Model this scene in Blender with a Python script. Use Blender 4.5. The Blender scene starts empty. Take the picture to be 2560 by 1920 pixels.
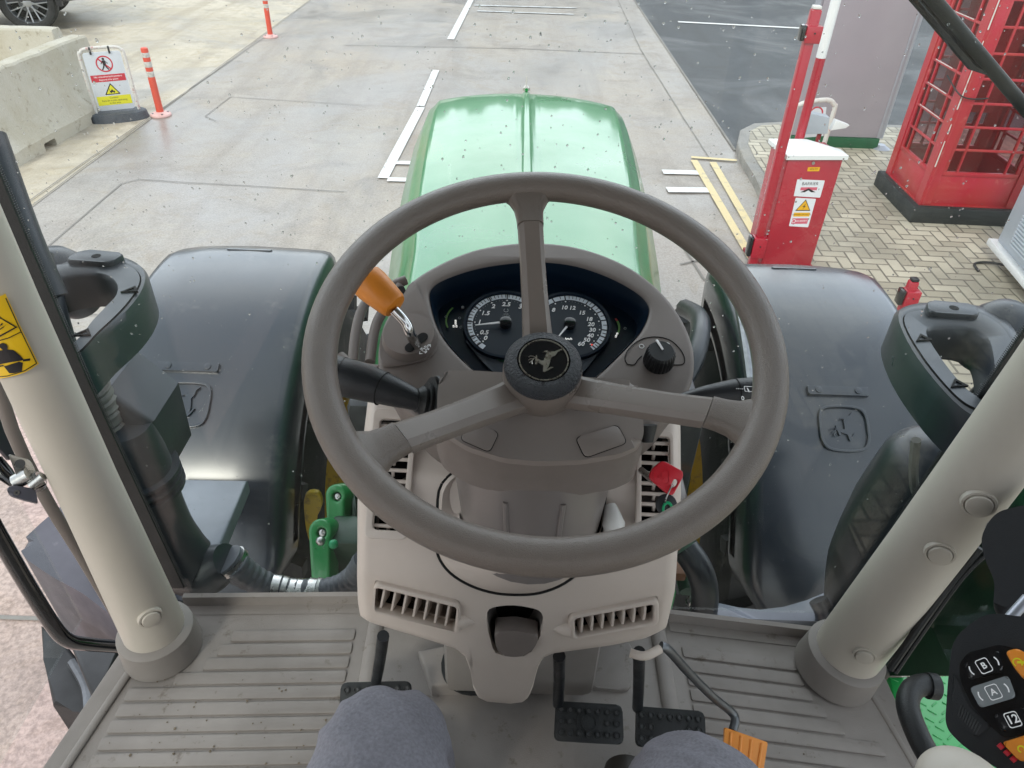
import bpy, bmesh, math, random
from mathutils import Vector, Matrix, noise
R = math.radians
random.seed(7)
scene = bpy.context.scene
COL = scene.collection
# ---------------------------------------------------------------- camera
FPX, CX, CY = 1820.0, 1280.0, 960.0
CAM = Vector((-0.03, 0.0, 2.75))
def cam_axes(pitch=36.8, roll=2.1, yaw=-0.3):
    p, r = R(pitch), R(roll)
    f = Vector((0, math.cos(p), -math.sin(p))); rt = Vector((1, 0, 0)); up = rt.cross(f)
    r2 = rt * math.cos(r) + up * math.sin(r); u2 = r2.cross(f)
    Z = Matrix.Rotation(R(yaw), 3, 'Z')
    return Z @ r2, Z @ u2, Z @ f
CR, CU, CF = cam_axes()
cd = bpy.data.cameras.new('camera'); cam = bpy.data.objects.new('camera', cd); COL.objects.link(cam)
m3 = Matrix((CR, CU, -CF)).transposed()
cam.matrix_world = Matrix.Translation(CAM) @ m3.to_4x4()
cd.sensor_width = 36; cd.lens = 36 * FPX / 2560; cd.clip_start = 0.02; cd.clip_end = 1500
scene.camera = cam
def ray(x, y): return CR * ((x - CX) / FPX) - CU * ((y - CY) / FPX) + CF
def onz(x, y, z): w = ray(x, y); return CAM + w * ((z - CAM.z) / w.z)
def ony(x, y, Y): w = ray(x, y); return CAM + w * ((Y - CAM.y) / w.y)
def onx(x, y, X): w = ray(x, y); return CAM + w * ((X - CAM.x) / w.x)
def ond(x, y, d): return CAM + ray(x, y) * d
def onp(x, y, P, N): w = ray(x, y); return CAM + w * ((P - CAM).dot(N) / w.dot(N))
# ---------------------------------------------------------------- light
SUN_EL, SUN_ROT = 38, 205
w = bpy.data.worlds.new('World'); scene.world = w; w.use_nodes = True
nt = w.node_tree; N = nt.nodes; L = nt.links; N.clear()
out = N.new('ShaderNodeOutputWorld'); bg = N.new('ShaderNodeBackground'); bg.inputs[1].default_value = 0.15
sky = N.new('ShaderNodeTexSky'); sky.sky_type = 'NISHITA'; sky.sun_disc = False
sky.sun_elevation = R(SUN_EL); sky.sun_rotation = R(SUN_ROT); sky.air_density = 1.0; sky.dust_density = 2.0
tc = N.new('ShaderNodeTexCoord'); nz = N.new('ShaderNodeTexNoise'); nz.inputs['Scale'].default_value = 2.2; nz.inputs['Detail'].default_value = 5
mp = N.new('ShaderNodeMapping'); mp.inputs['Scale'].default_value = (1, 1, 2.6)
L.new(tc.outputs['Generated'], mp.inputs['Vector']); L.new(mp.outputs[0], nz.inputs['Vector'])
cr = N.new('ShaderNodeValToRGB'); cr.color_ramp.elements[0].position = .38; cr.color_ramp.elements[1].position = .62
cr.color_ramp.elements[0].color = (5.5, 6.0, 6.9, 1); cr.color_ramp.elements[1].color = (8.5, 8.7, 9.0, 1)
L.new(nz.outputs['Fac'], cr.inputs[0])
# thin bright cloud in front of the sun side: brighter ahead and fairly low
sx = N.new('ShaderNodeSeparateXYZ'); L.new(tc.outputs['Generated'], sx.inputs[0])
def rngw(sock, a, b_, c, d):
    r_ = N.new('ShaderNodeMapRange'); r_.interpolation_type = 'SMOOTHSTEP'; r_.inputs[1].default_value = a; r_.inputs[2].default_value = b_; r_.inputs[3].default_value = c; r_.inputs[4].default_value = d; L.new(sock, r_.inputs[0]); return r_.outputs[0]
ml = N.new('ShaderNodeMath'); ml.operation = 'MULTIPLY'; L.new(rngw(sx.outputs[1], -.1, .9, 0, 1), ml.inputs[0]); L.new(rngw(sx.outputs[2], .95, .55, 0, 1), ml.inputs[1])
ad = N.new('ShaderNodeMath'); ad.operation = 'MULTIPLY_ADD'; L.new(ml.outputs[0], ad.inputs[0]); ad.inputs[1].default_value = 1.5; ad.inputs[2].default_value = 1.0
vm = N.new('ShaderNodeVectorMath'); vm.operation = 'SCALE'; L.new(cr.outputs[0], vm.inputs[0]); L.new(ad.outputs[0], vm.inputs['Scale'])
mx = N.new('ShaderNodeMix'); mx.data_type = 'RGBA'; mx.inputs[0].default_value = .88
L.new(sky.outputs[0], mx.inputs[6]); L.new(vm.outputs[0], mx.inputs[7])
L.new(mx.outputs[2], bg.inputs[0]); L.new(bg.outputs[0], out.inputs[0])
sd = bpy.data.lights.new('sun', 'SUN'); sun = bpy.data.objects.new('sun', sd); COL.objects.link(sun)
sd.energy = 1.4; sd.angle = R(11); sd.color = (1, .94, .84)
sa, se = R(SUN_ROT), R(SUN_EL)
sdir = Vector((math.sin(sa) * math.cos(se), math.cos(sa) * math.cos(se), math.sin(se)))
sun.rotation_euler = (-sdir).to_track_quat('-Z', 'Y').to_euler()
scene.view_settings.view_transform = 'Standard'; scene.view_settings.look = 'None'; scene.view_settings.exposure = 0.30
scene.render.engine = 'CYCLES'; scene.cycles.max_bounces = 8; scene.cycles.transparent_max_bounces = 16
scene.cycles.glossy_bounces = 4; scene.cycles.transmission_bounces = 6
# ---------------------------------------------------------------- materials
def mat(name, col, rough=.5, metal=0, bump=None, var=None, coat=0, spec=.5, emit=0, dirt=None, bdist=.002, coatr=.05):
    m = bpy.data.materials.new(name); m.use_nodes = True
    n, l = m.node_tree.nodes, m.node_tree.links; b = n['Principled BSDF']
    b.inputs['Base Color'].default_value = (*col, 1); b.inputs['Roughness'].default_value = rough
    b.inputs['Metallic'].default_value = metal; b.inputs['Coat Weight'].default_value = coat
    b.inputs['Coat Roughness'].default_value = coatr
    b.inputs['Specular IOR Level'].default_value = spec
    if emit: b.inputs['Emission Color'].default_value = (*col, 1); b.inputs['Emission Strength'].default_value = emit
    t = n.new('ShaderNodeTexCoord'); cur = None
    def noi(sc, det=4, ro=.6):
        q = n.new('ShaderNodeTexNoise'); q.inputs['Scale'].default_value = sc; q.inputs['Detail'].default_value = det
        q.inputs['Roughness'].default_value = ro; l.new(t.outputs['Object'], q.inputs['Vector']); return q
    if var:   # (scale, amount[, colour2])
        q = noi(var[0]); r = n.new('ShaderNodeMapRange'); r.inputs[1].default_value = .3; r.inputs[2].default_value = .7
        l.new(q.outputs['Fac'], r.inputs[0]); x = n.new('ShaderNodeMix'); x.data_type = 'RGBA'
        c2 = var[2] if len(var) > 2 else tuple(c * (1 - var[1]) for c in col)
        x.inputs[6].default_value = (*col, 1); x.inputs[7].default_value = (*c2, 1)
        l.new(r.outputs[0], x.inputs[0]); l.new(x.outputs[2], b.inputs['Base Color']); cur = x.outputs[2]
        r2 = n.new('ShaderNodeMapRange'); r2.inputs[1].default_value = .3; r2.inputs[2].default_value = .7
        r2.inputs[3].default_value = max(0.02, rough - .08); r2.inputs[4].default_value = min(1, rough + .1)
        l.new(q.outputs['Fac'], r2.inputs[0]); l.new(r2.outputs[0], b.inputs['Roughness'])
    if dirt:  # (scale, threshold, colour, strength)
        q = noi(dirt[0], 8, .7); r = n.new('ShaderNodeMapRange'); r.inputs[1].default_value = dirt[1]; r.inputs[2].default_value = dirt[1] + .12
        r.inputs[4].default_value = dirt[3]; l.new(q.outputs['Fac'], r.inputs[0])
        x = n.new('ShaderNodeMix'); x.data_type = 'RGBA'; x.inputs[6].default_value = (*col, 1); x.inputs[7].default_value = (*dirt[2], 1)
        if cur: l.new(cur, x.inputs[6])
        l.new(r.outputs[0], x.inputs[0]); l.new(x.outputs[2], b.inputs['Base Color'])
    if bump:  # (scale, strength)
        q = noi(bump[0], 3); bp = n.new('ShaderNodeBump'); bp.inputs['Strength'].default_value = bump[1]; bp.inputs['Distance'].default_value = bdist
        l.new(q.outputs['Fac'], bp.inputs['Height']); l.new(bp.outputs[0], b.inputs['Normal'])
    return m
M = {}
def mk(k, *a, **kw): M[k] = mat(k, *a, **kw); return M[k]
mk('wheel_brown', (.165, .134, .112), .34, bump=(1100, .8), bdist=.0012, var=(5, .05), coat=.35, coatr=.3)
mk('spoke_brown', (.20, .168, .147), .30, bump=(1400, .12), var=(20, .08))
mk('pod_brown', (.195, .166, .150), .5, bump=(1500, .18), var=(12, .1))
mk('cover_lit', (.27, .235, .215), .42, bump=(1500, .15), var=(12, .08))  # pod brown lightened: the cover's missing light contrast is put into the colour
mk('pod_dark', (.16, .14, .13), .3, bump=(1500, .1), coat=.3, coatr=.2)
mk('beige', (.60, .525, .465), .48, bump=(1300, .15), var=(8, .07), dirt=(30, .66, (.25, .21, .17), .25))
mk('pillar_beige', (.53, .485, .42), .42, bump=(1200, .12), var=(7, .06))
mk('mat_grey', (.315, .285, .262), .62, bump=(700, .35), var=(5, .30), dirt=(30, .60, (.12, .092, .068), .8))
mk('mat_edge', (.27, .245, .225), .6, bump=(700, .2), var=(6, .15))
mk('rubber', (.018, .02, .021), .5, bump=(400, .3), var=(14, .3))
mk('black_plastic', (.016, .018, .021), .38, bump=(900, .25), var=(20, .2))
mk('hub_grain', (.028, .032, .038), .38, bump=(420, 1.0), bdist=.004)
mk('gloss_black', (.006, .007, .009), .12, coat=.6)
mk('blackout', (.003, .003, .003), .9)
mk('cluster_dark', (.003, .010, .022), .3, spec=.3)
mk('cluster_grey', (.06, .075, .095), .45, bump=(1200, .1))
mk('gauge_face', (.012, .02, .032), .35)
mk('gauge_ring', (.72, .78, .84), .45)
mk('print_white', (.92, .92, .92), .5)
mk('print_dim', (.28, .30, .31), .5)
mk('lamp_white', (1, 1, .96), .4, emit=.35)
mk('lamp_red', (1, .06, .03), .4, emit=.7)
mk('print_green', (.12, .26, .06), .5)
mk('print_red', (.35, .03, .03), .5)
mk('silver', (.62, .58, .52), .28, 1, var=(200, .15))
mk('steel', (.55, .55, .54), .28, 1, bump=(150, .2), var=(40, .25))
mk('chrome', (.62, .62, .61), .16, 1)
mk('steel_dark', (.18, .19, .20), .35, .8, var=(30, .3))
mk('orange', (.80, .27, .03), .38, bump=(500, .1), var=(40, .12))
mk('orange_pad', (.85, .32, .06), .45, bump=(300, .1), dirt=(30, .6, (.25, .09, .02), .5))
mk('key_red', (.60, .02, .035), .32, bump=(300, .05))
mk('tag_green', (.01, .32, .13), .3)
mk('switch_grey', (.20, .22, .23), .25, coat=.5)
mk('white_plastic', (.7, .69, .66), .4, var=(20, .1))
mk('green_paint', (.003, .23, .046), .34, coat=.68, coatr=.09, spec=.4, var=(3, .12))
mk('green_part', (.02, .26, .07), .3, coat=.5, dirt=(40, .62, (.01, .05, .02), .7))
mk('green_dark', (.008, .05, .022), .45, var=(8, .3))
mk('green_plate', (.02, .30, .07), .35, coat=.4, dirt=(60, .6, (.02, .10, .04), .5))
mk('yellow_rim', (.62, .42, .02), .45, dirt=(22, .52, (.22, .15, .03), .8))
mk('fender', (.009, .018, .032), .36, bump=(900, .06), var=(3, .3), coat=.85, coatr=.21, dirt=(7, .58, (.10, .10, .10), .4))
mk('tyre', (.02, .021, .022), .6, bump=(120, .5), var=(6, .4), dirt=(9, .58, (.11, .10, .08), .5))
mk('duct', (.026, .032, .040), .34, bump=(900, .12), var=(6, .3))
mk('hose', (.10, .11, .13), .45, bump=(300, .2), var=(12, .3))
mk('bellow', (.16, .16, .145), .6, var=(12, .3))
mk('grey_plate', (.20, .22, .26), .42, var=(10, .2), dirt=(30, .6, (.08, .09, .10), .5))
mk('engine', (.04, .044, .043), .6, bump=(60, .6), var=(10, .5))
mk('rust', (.20, .08, .03), .6, var=(20, .4))
mk('tank', (.075, .075, .095), .38, bump=(50, .2), var=(5, .25), dirt=(24, .6, (.16, .155, .17), .5))
mk('sticker_yellow', (.80, .50, .01), .35, coat=.2)
mk('ink', (.012, .011, .014), .4)
mk('trouser', (.245, .24, .27), .9, spec=.15, var=(9, .22))
mk('skin', (.5, .3, .22), .5)
mk('shoe', (.03, .025, .02), .5)
mk('seat_cloth', (.03, .03, .032), .8, bump=(200, .3))
mk('headliner', (.16, .155, .15), .8, bump=(200, .2))
# outdoors
mk('conc_barrier', (.52, .49, .42), .8, bump=(35, .6), bdist=.01, var=(2.2, .25, (.42, .38, .29)), dirt=(11, .57, (.20, .165, .11), .7))
mk('red_paint', (.44, .014, .034), .28, coat=.5, var=(3, .15), dirt=(18, .66, (.62, .25, .2), .25))
mk('box_red', (.45, .014, .038), .38, coat=.3, var=(4, .22, (.42, .035, .03)), dirt=(14, .585, (.60, .20, .17), .5))
mk('red_dark', (.30, .012, .02), .5, var=(5, .3))
mk('white_paint', (.78, .80, .80), .35, var=(6, .06), dirt=(12, .68, (.5, .48, .4), .4))
mk('white_worn', (.66, .64, .60), .6, dirt=(25, .55, (.4, .05, .05), .8))
mk('sign_panel', (.70, .74, .78), .35, var=(9, .06), dirt=(9, .64, (.45, .45, .4), .4))
mk('sign_red', (.58, .03, .05), .4)
mk('sign_yellow', (.74, .70, .02), .4)
mk('sticker_amber', (.80, .42, .01), .4)
mk('sticker_white', (.74, .76, .80), .4)
mk('sticker_pink', (.62, .12, .18), .45)
mk('rubber_base', (.085, .10, .12), .7, var=(12, .3))
mk('post_orange', (.72, .09, .05), .42, var=(10, .12), dirt=(20, .62, (.5, .18, .12), .4))
mk('base_pink', (.72, .45, .42), .5, dirt=(26, .58, (.5, .36, .32), .6))
mk('reflective', (.60, .58, .54), .4, dirt=(40, .5, (.35, .3, .25), .7))
mk('totem_grey', (.37, .345, .39), .38, var=(1.6, .12), coat=.2)
mk('alu', (.42, .44, .50), .35, .5, var=(6, .12))
mk('base_green', (.01, .11, .045), .4, var=(8, .2))
mk('louvre_grey', (.45, .50, .55), .45, var=(6, .08))
mk('plinth_black', (.018, .024, .026), .6, var=(8, .3), dirt=(20, .62, (.12, .12, .1), .4))
mk('timber', (.30, .22, .14), .8, var=(10, .4))
mk('car_paint', (.018, .021, .032), .22, coat=1, var=(3, .1))
mk('car_trim', (.02, .02, .022), .5)
mk('soil', (.22, .175, .125), .9, var=(300, .5))
mk('alloy', (.45, .47, .50), .3, .9)
mk('grass_far', (.045, .06, .03), 1)

def ground_mat(name, c1, c2, c3, wet, sc=1.0, fine=60, bumpd=.004, fleck=.25, patch=.5, wetc=.78, streak=True):
    m = bpy.data.materials.new(name); m.use_nodes = True; n, l = m.node_tree.nodes, m.node_tree.links; b = n['Principled BSDF']
    g = n.new('ShaderNodeNewGeometry')
    def noi(s, d=6, ro=.6, w=None):
        q = n.new('ShaderNodeTexNoise'); q.inputs['Scale'].default_value = s; q.inputs['Detail'].default_value = d; q.inputs['Roughness'].default_value = ro
        if w: q.inputs['Distortion'].default_value = w
        l.new(g.outputs['Position'], q.inputs['Vector']); return q.outputs['Fac']
    def rng(s, a, bb, c=0, d=1):
        r = n.new('ShaderNodeMapRange'); r.inputs[1].default_value = a; r.inputs[2].default_value = bb; r.inputs[3].default_value = c; r.inputs[4].default_value = d
        l.new(s, r.inputs[0]); return r.outputs[0]
    def mix(f, a, bb, mode='MIX'):
        x = n.new('ShaderNodeMix'); x.data_type = 'RGBA'; x.blend_type = mode
        if isinstance(f, (int, float)): x.inputs[0].default_value = f
        else: l.new(f, x.inputs[0])
        for i, v in ((6, a), (7, bb)):
            if isinstance(v, tuple): x.inputs[i].default_value = (*v, 1)
            else: l.new(v, x.inputs[i])
        return x.outputs[2]
    big = noi(.33 * sc, 5, .62, 1.0); mid = noi(1.5 * sc, 7, .68, .6); fi = noi(fine, 3, .6); mo = noi(7 * sc, 5, .7)
    c = mix(rng(big, patch - .09, patch + .1), c1, c2); c = mix(rng(mid, .5, .64, 0, .85), c, c3)
    c = mix(rng(mo, .35, .7, 0, .5), c, tuple(v * .78 for v in c1))
    c = mix(rng(noi(2.6 * sc, 8, .72, 1.5), .53, .62, 0, .55), c, (c1[0] * .80, c1[1] * .72, c1[2] * .60)); c = mix(rng(noi(.9 * sc, 8, .75, 2.0), .56, .66, 0, .6), c, (min(1, c1[0] * 1.22), min(1, c1[1] * 1.17), c1[2] * 1.02))
    if streak:
        mpp = n.new('ShaderNodeMapping'); mpp.inputs['Scale'].default_value = (2.2, .16, 1); l.new(g.outputs['Position'], mpp.inputs[0]); qs = n.new('ShaderNodeTexNoise'); qs.inputs['Scale'].default_value = 1.0; qs.inputs['Detail'].default_value = 7; qs.inputs['Roughness'].default_value = .65; l.new(mpp.outputs[0], qs.inputs['Vector'])
        c = mix(rng(qs.outputs['Fac'], .50, .64, 0, .55), c, (c1[0] * .66, c1[1] * .62, c1[2] * .58))
    c = mix(fleck, c, mix(rng(fi, .35, .65), tuple(v * .55 for v in c1), tuple(min(1, v * 1.5) for v in c1)))
    wt = rng(noi(.5 * sc, 5, .6, .8), .44, .60)
    c = mix(wt, c, mix(1.0, c, (wetc, wetc, wetc + .015), 'MULTIPLY')); l.new(c, b.inputs['Base Color'])
    l.new(rng(wt, 0, 1, .72, wet), b.inputs['Roughness'])
    bp = n.new('ShaderNodeBump'); bp.inputs['Strength'].default_value = .5; bp.inputs['Distance'].default_value = bumpd
    l.new(fi, bp.inputs['Height']); l.new(bp.outputs[0], b.inputs['Normal'])
    return m
M['yard'] = ground_mat('yard_concrete', (.49, .43, .33), (.66, .59, .48), (.32, .29, .25), .35, 1.2, fleck=.2)
M['road'] = ground_mat('road_concrete', (.385, .355, .325), (.42, .355, .275), (.235, .205, .175), .28, .8, patch=.55)
M['asphalt'] = ground_mat('wet_asphalt', (.055, .062, .070), (.068, .074, .082), (.045, .050, .056), .42, 1.0, 90, .006)
M['apron'] = ground_mat('apron_concrete', (.52, .40, .35), (.56, .44, .39), (.45, .34, .30), .6, 1.5, 55, .01, fleck=.5)
M['kerb'] = ground_mat('kerb_stone', (.30, .29, .27), (.34, .31, .26), (.2, .19, .17), .5, 3)
M['joint'] = mat('joint', (.27, .255, .235), .8, var=(3, .3))
M['mark_white'] = mat('mark_white', (.72, .72, .71), .5, dirt=(9, .56, (.36, .35, .33), .75))
M['pale_band'] = mat('pale_band', (.62, .63, .63), .45, dirt=(7, .48, (.36, .35, .34), .9))
M['mark_yellow'] = mat('mark_yellow', (.68, .56, .31), .6, dirt=(9, .54, (.36, .33, .28), .7))

def glass_mat(name, tint=(.93, .97, .95), refl=1.0):
    m = bpy.data.materials.new(name); m.use_nodes = True; n, l = m.node_tree.nodes, m.node_tree.links; n.clear()
    o = n.new('ShaderNodeOutputMaterial'); t = n.new('ShaderNodeBsdfTransparent'); t.inputs[0].default_value = (*tint, 1)
    g = n.new('ShaderNodeBsdfGlossy'); g.inputs['Roughness'].default_value = .02; g.inputs[0].default_value = (refl, refl, refl, 1)
    f = n.new('ShaderNodeLayerWeight'); f.inputs[0].default_value = .5; pw_ = n.new('ShaderNodeMath'); pw_.operation = 'POWER'; pw_.inputs[1].default_value = 4.5; l.new(f.outputs['Facing'], pw_.inputs[0])
    sc = n.new('ShaderNodeMath'); sc.operation = 'MULTIPLY_ADD'; sc.inputs[1].default_value = .8; sc.inputs[2].default_value = .018; l.new(pw_.outputs[0], sc.inputs[0]); x = n.new('ShaderNodeMixShader')
    l.new(sc.outputs[0], x.inputs[0]); l.new(t.outputs[0], x.inputs[1]); l.new(g.outputs[0], x.inputs[2]); l.new(x.outputs[0], o.inputs[0]); return m
M['glass'] = glass_mat('clear_glass', (.94, .965, .955))
M['glass_side'] = glass_mat('side_glass', (.96, .98, .97))
M['pane_dirty'] = glass_mat('old_pane', (.78, .66, .67), .8)
def drop_mat():
    m = bpy.data.materials.new('water_drop'); m.use_nodes = True; b = m.node_tree.nodes['Principled BSDF']
    b.inputs['Transmission Weight'].default_value = 1; b.inputs['Roughness'].default_value = .0; b.inputs['IOR'].default_value = 1.33
    return m
M['drop'] = drop_mat()
# trouser weave + creases
_b = M['trouser'].node_tree; _n, _l = _b.nodes, _b.links
_t = _n.new('ShaderNodeTexCoord'); _w = _n.new('ShaderNodeTexNoise'); _w.inputs['Scale'].default_value = 330; _w.inputs['Detail'].default_value = 2
_w2 = _n.new('ShaderNodeTexNoise'); _w2.inputs['Scale'].default_value = 14; _w2.inputs['Detail'].default_value = 3
_mp = _n.new('ShaderNodeMapping'); _mp.inputs['Scale'].default_value = (1, 1, .35)
_l.new(_t.outputs['Object'], _w.inputs['Vector']); _l.new(_t.outputs['Object'], _mp.inputs[0]); _l.new(_mp.outputs[0], _w2.inputs['Vector'])
_bp = _n.new('ShaderNodeBump'); _bp.inputs['Strength'].default_value = .55; _bp.inputs['Distance'].default_value = .002
_bp2 = _n.new('ShaderNodeBump'); _bp2.inputs['Strength'].default_value = .25; _bp2.inputs['Distance'].default_value = .01
_l.new(_w.outputs['Fac'], _bp.inputs['Height']); _l.new(_w2.outputs['Fac'], _bp2.inputs['Height']); _l.new(_bp2.outputs[0], _bp.inputs['Normal'])
_l.new(_bp.outputs[0], _n['Principled BSDF'].inputs['Normal'])

_mw = _n.new('ShaderNodeMix'); _mw.data_type = 'RGBA'; _mw.blend_type = 'MULTIPLY'; _mw.inputs[0].default_value = .28
_src = _n['Principled BSDF'].inputs['Base Color'].links[0].from_socket; _rw = _n.new('ShaderNodeMapRange'); _rw.inputs[1].default_value = .3; _rw.inputs[2].default_value = .7; _rw.inputs[3].default_value = .45; _rw.inputs[4].default_value = 1.35
_l.new(_w.outputs['Fac'], _rw.inputs[0]); _l.new(_src, _mw.inputs[6]); _l.new(_rw.outputs[0], _mw.inputs[7]); _l.new(_mw.outputs[2], _n['Principled BSDF'].inputs['Base Color'])
# herringbone block paving (45 degree zig-zag of 2:1 blocks) computed from position
def herring():
    m = bpy.data.materials.new('block_paving'); m.use_nodes = True; n, l = m.node_tree.nodes, m.node_tree.links; b = n['Principled BSDF']
    g = n.new('ShaderNodeNewGeometry'); mp = n.new('ShaderNodeMapping'); mp.vector_type = 'POINT'
    S = 1 / .10; mp.inputs['Scale'].default_value = (S, S, S); mp.inputs['Rotation'].default_value = (0, 0, R(2)); l.new(g.outputs['Position'], mp.inputs[0])
    sp = n.new('ShaderNodeSeparateXYZ'); l.new(mp.outputs[0], sp.inputs[0])
    def mth(op, a, bb=None):
        q = n.new('ShaderNodeMath'); q.operation = op
        for i, v in enumerate((a, bb)):
            if v is None: continue
            if isinstance(v, (int, float)): q.inputs[i].default_value = v
            else: l.new(v, q.inputs[i])
        return q.outputs[0]
    x, y = sp.outputs[0], sp.outputs[1]
    ix, iy = mth('FLOOR', x), mth('FLOOR', y); fx, fy = mth('SUBTRACT', x, ix), mth('SUBTRACT', y, iy)
    k = mth('FLOORED_MODULO', mth('SUBTRACT', ix, iy), 4)
    # k 0: left half of horizontal, 1: right half, 2: top half? of vertical, 3: bottom half
    def eq(v): return mth('COMPARE', k, v)
    for_ = {}
    def cmp(v):
        q = n.new('ShaderNodeMath'); q.operation = 'COMPARE'; l.new(k, q.inputs[0]); q.inputs[1].default_value = v; q.inputs[2].default_value = .3; return q.outputs[0]
    k0, k1, k2, k3 = cmp(0), cmp(1), cmp(2), cmp(3)
    ax, ay = mth('SUBTRACT', 1.0, fx), mth('SUBTRACT', 1.0, fy)
    # distance to each side, suppressed (set to 1) where the block continues
    dl = mth('ADD', fx, k1); dr = mth('ADD', ax, k0); db = mth('ADD', fy, k2); dt = mth('ADD', ay, k3)
    d = mth('MINIMUM', mth('MINIMUM', dl, dr), mth('MINIMUM', db, dt))
    nj = n.new('ShaderNodeTexNoise'); nj.inputs['Scale'].default_value = 25; l.new(g.outputs['Position'], nj.inputs['Vector'])
    d = mth('ADD', d, mth('MULTIPLY', mth('SUBTRACT', nj.outputs['Fac'], .5), .05))
    jr = n.new('ShaderNodeMapRange'); jr.inputs[1].default_value = .035; jr.inputs[2].default_value = .09; l.new(d, jr.inputs[0])
    # block id for tone
    idx = mth('SUBTRACT', ix, k1); idy = mth('SUBTRACT', iy, k2)
    cb = n.new('ShaderNodeCombineXYZ'); l.new(idx, cb.inputs[0]); l.new(idy, cb.inputs[1]); l.new(mth('ADD', k0, k1), cb.inputs[2])
    wn = n.new('ShaderNodeTexWhiteNoise'); l.new(cb.outputs[0], wn.inputs['Vector'])
    ramp = n.new('ShaderNodeValToRGB'); ramp.color_ramp.elements[0].color = (.36, .325, .25, 1); ramp.color_ramp.elements[1].color = (.56, .51, .40, 1); l.new(wn.outputs[0], ramp.inputs[0])
    nb = n.new('ShaderNodeTexNoise'); nb.inputs['Scale'].default_value = 1.1; nb.inputs['Detail'].default_value = 6; l.new(g.outputs['Position'], nb.inputs['Vector'])
    r2 = n.new('ShaderNodeMapRange'); r2.inputs[1].default_value = .45; r2.inputs[2].default_value = .65; r2.inputs[4].default_value = .55; l.new(nb.outputs['Fac'], r2.inputs[0])
    mx2 = n.new('ShaderNodeMix'); mx2.data_type = 'RGBA'; mx2.inputs[7].default_value = (.22, .205, .17, 1); l.new(ramp.outputs[0], mx2.inputs[6]); l.new(r2.outputs[0], mx2.inputs[0])
    mx3 = n.new('ShaderNodeMix'); mx3.data_type = 'RGBA'; mx3.inputs[6].default_value = (.20, .18, .145, 1); l.new(jr.outputs[0], mx3.inputs[0]); l.new(mx2.outputs[2], mx3.inputs[7])
    l.new(mx3.outputs[2], b.inputs['Base Color']); b.inputs['Roughness'].default_value = .6
    bp = n.new('ShaderNodeBump'); bp.inputs['Distance'].default_value = .008; l.new(jr.outputs[0], bp.inputs['Height']); l.new(bp.outputs[0], b.inputs['Normal'])
    return m
M['blocks'] = herring()
# ---------------------------------------------------------------- builders
class Fr:
    """local frame: w(u,v,n) -> world ; uv(px,py,n) -> in-plane coordinates of a sight line"""
    def __init__(s, o, u, v, n): s.o, s.u, s.v, s.n = Vector(o), Vector(u).normalized(), Vector(v).normalized(), Vector(n).normalized()
    def w(s, a, b, c=0): return s.o + s.u * a + s.v * b + s.n * c
    def uv(s, x, y, n=0):
        q = onp(x, y, s.o + s.n * n, s.n) - s.o; return (q.dot(s.u), q.dot(s.v))
    def up(s, x, y, n=0): a = s.uv(x, y, n); return s.w(a[0], a[1], n)
WF = Fr((0, 0, 0), (1, 0, 0), (0, 1, 0), (0, 0, 1))
def frame_to(o, n, up=(0, 0, 1)):
    n = Vector(n).normalized(); u = Vector(up).cross(n)
    if u.length < 1e-4: u = Vector((1, 0, 0))
    u.normalize(); return Fr(o, u, n.cross(u), n)
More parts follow.
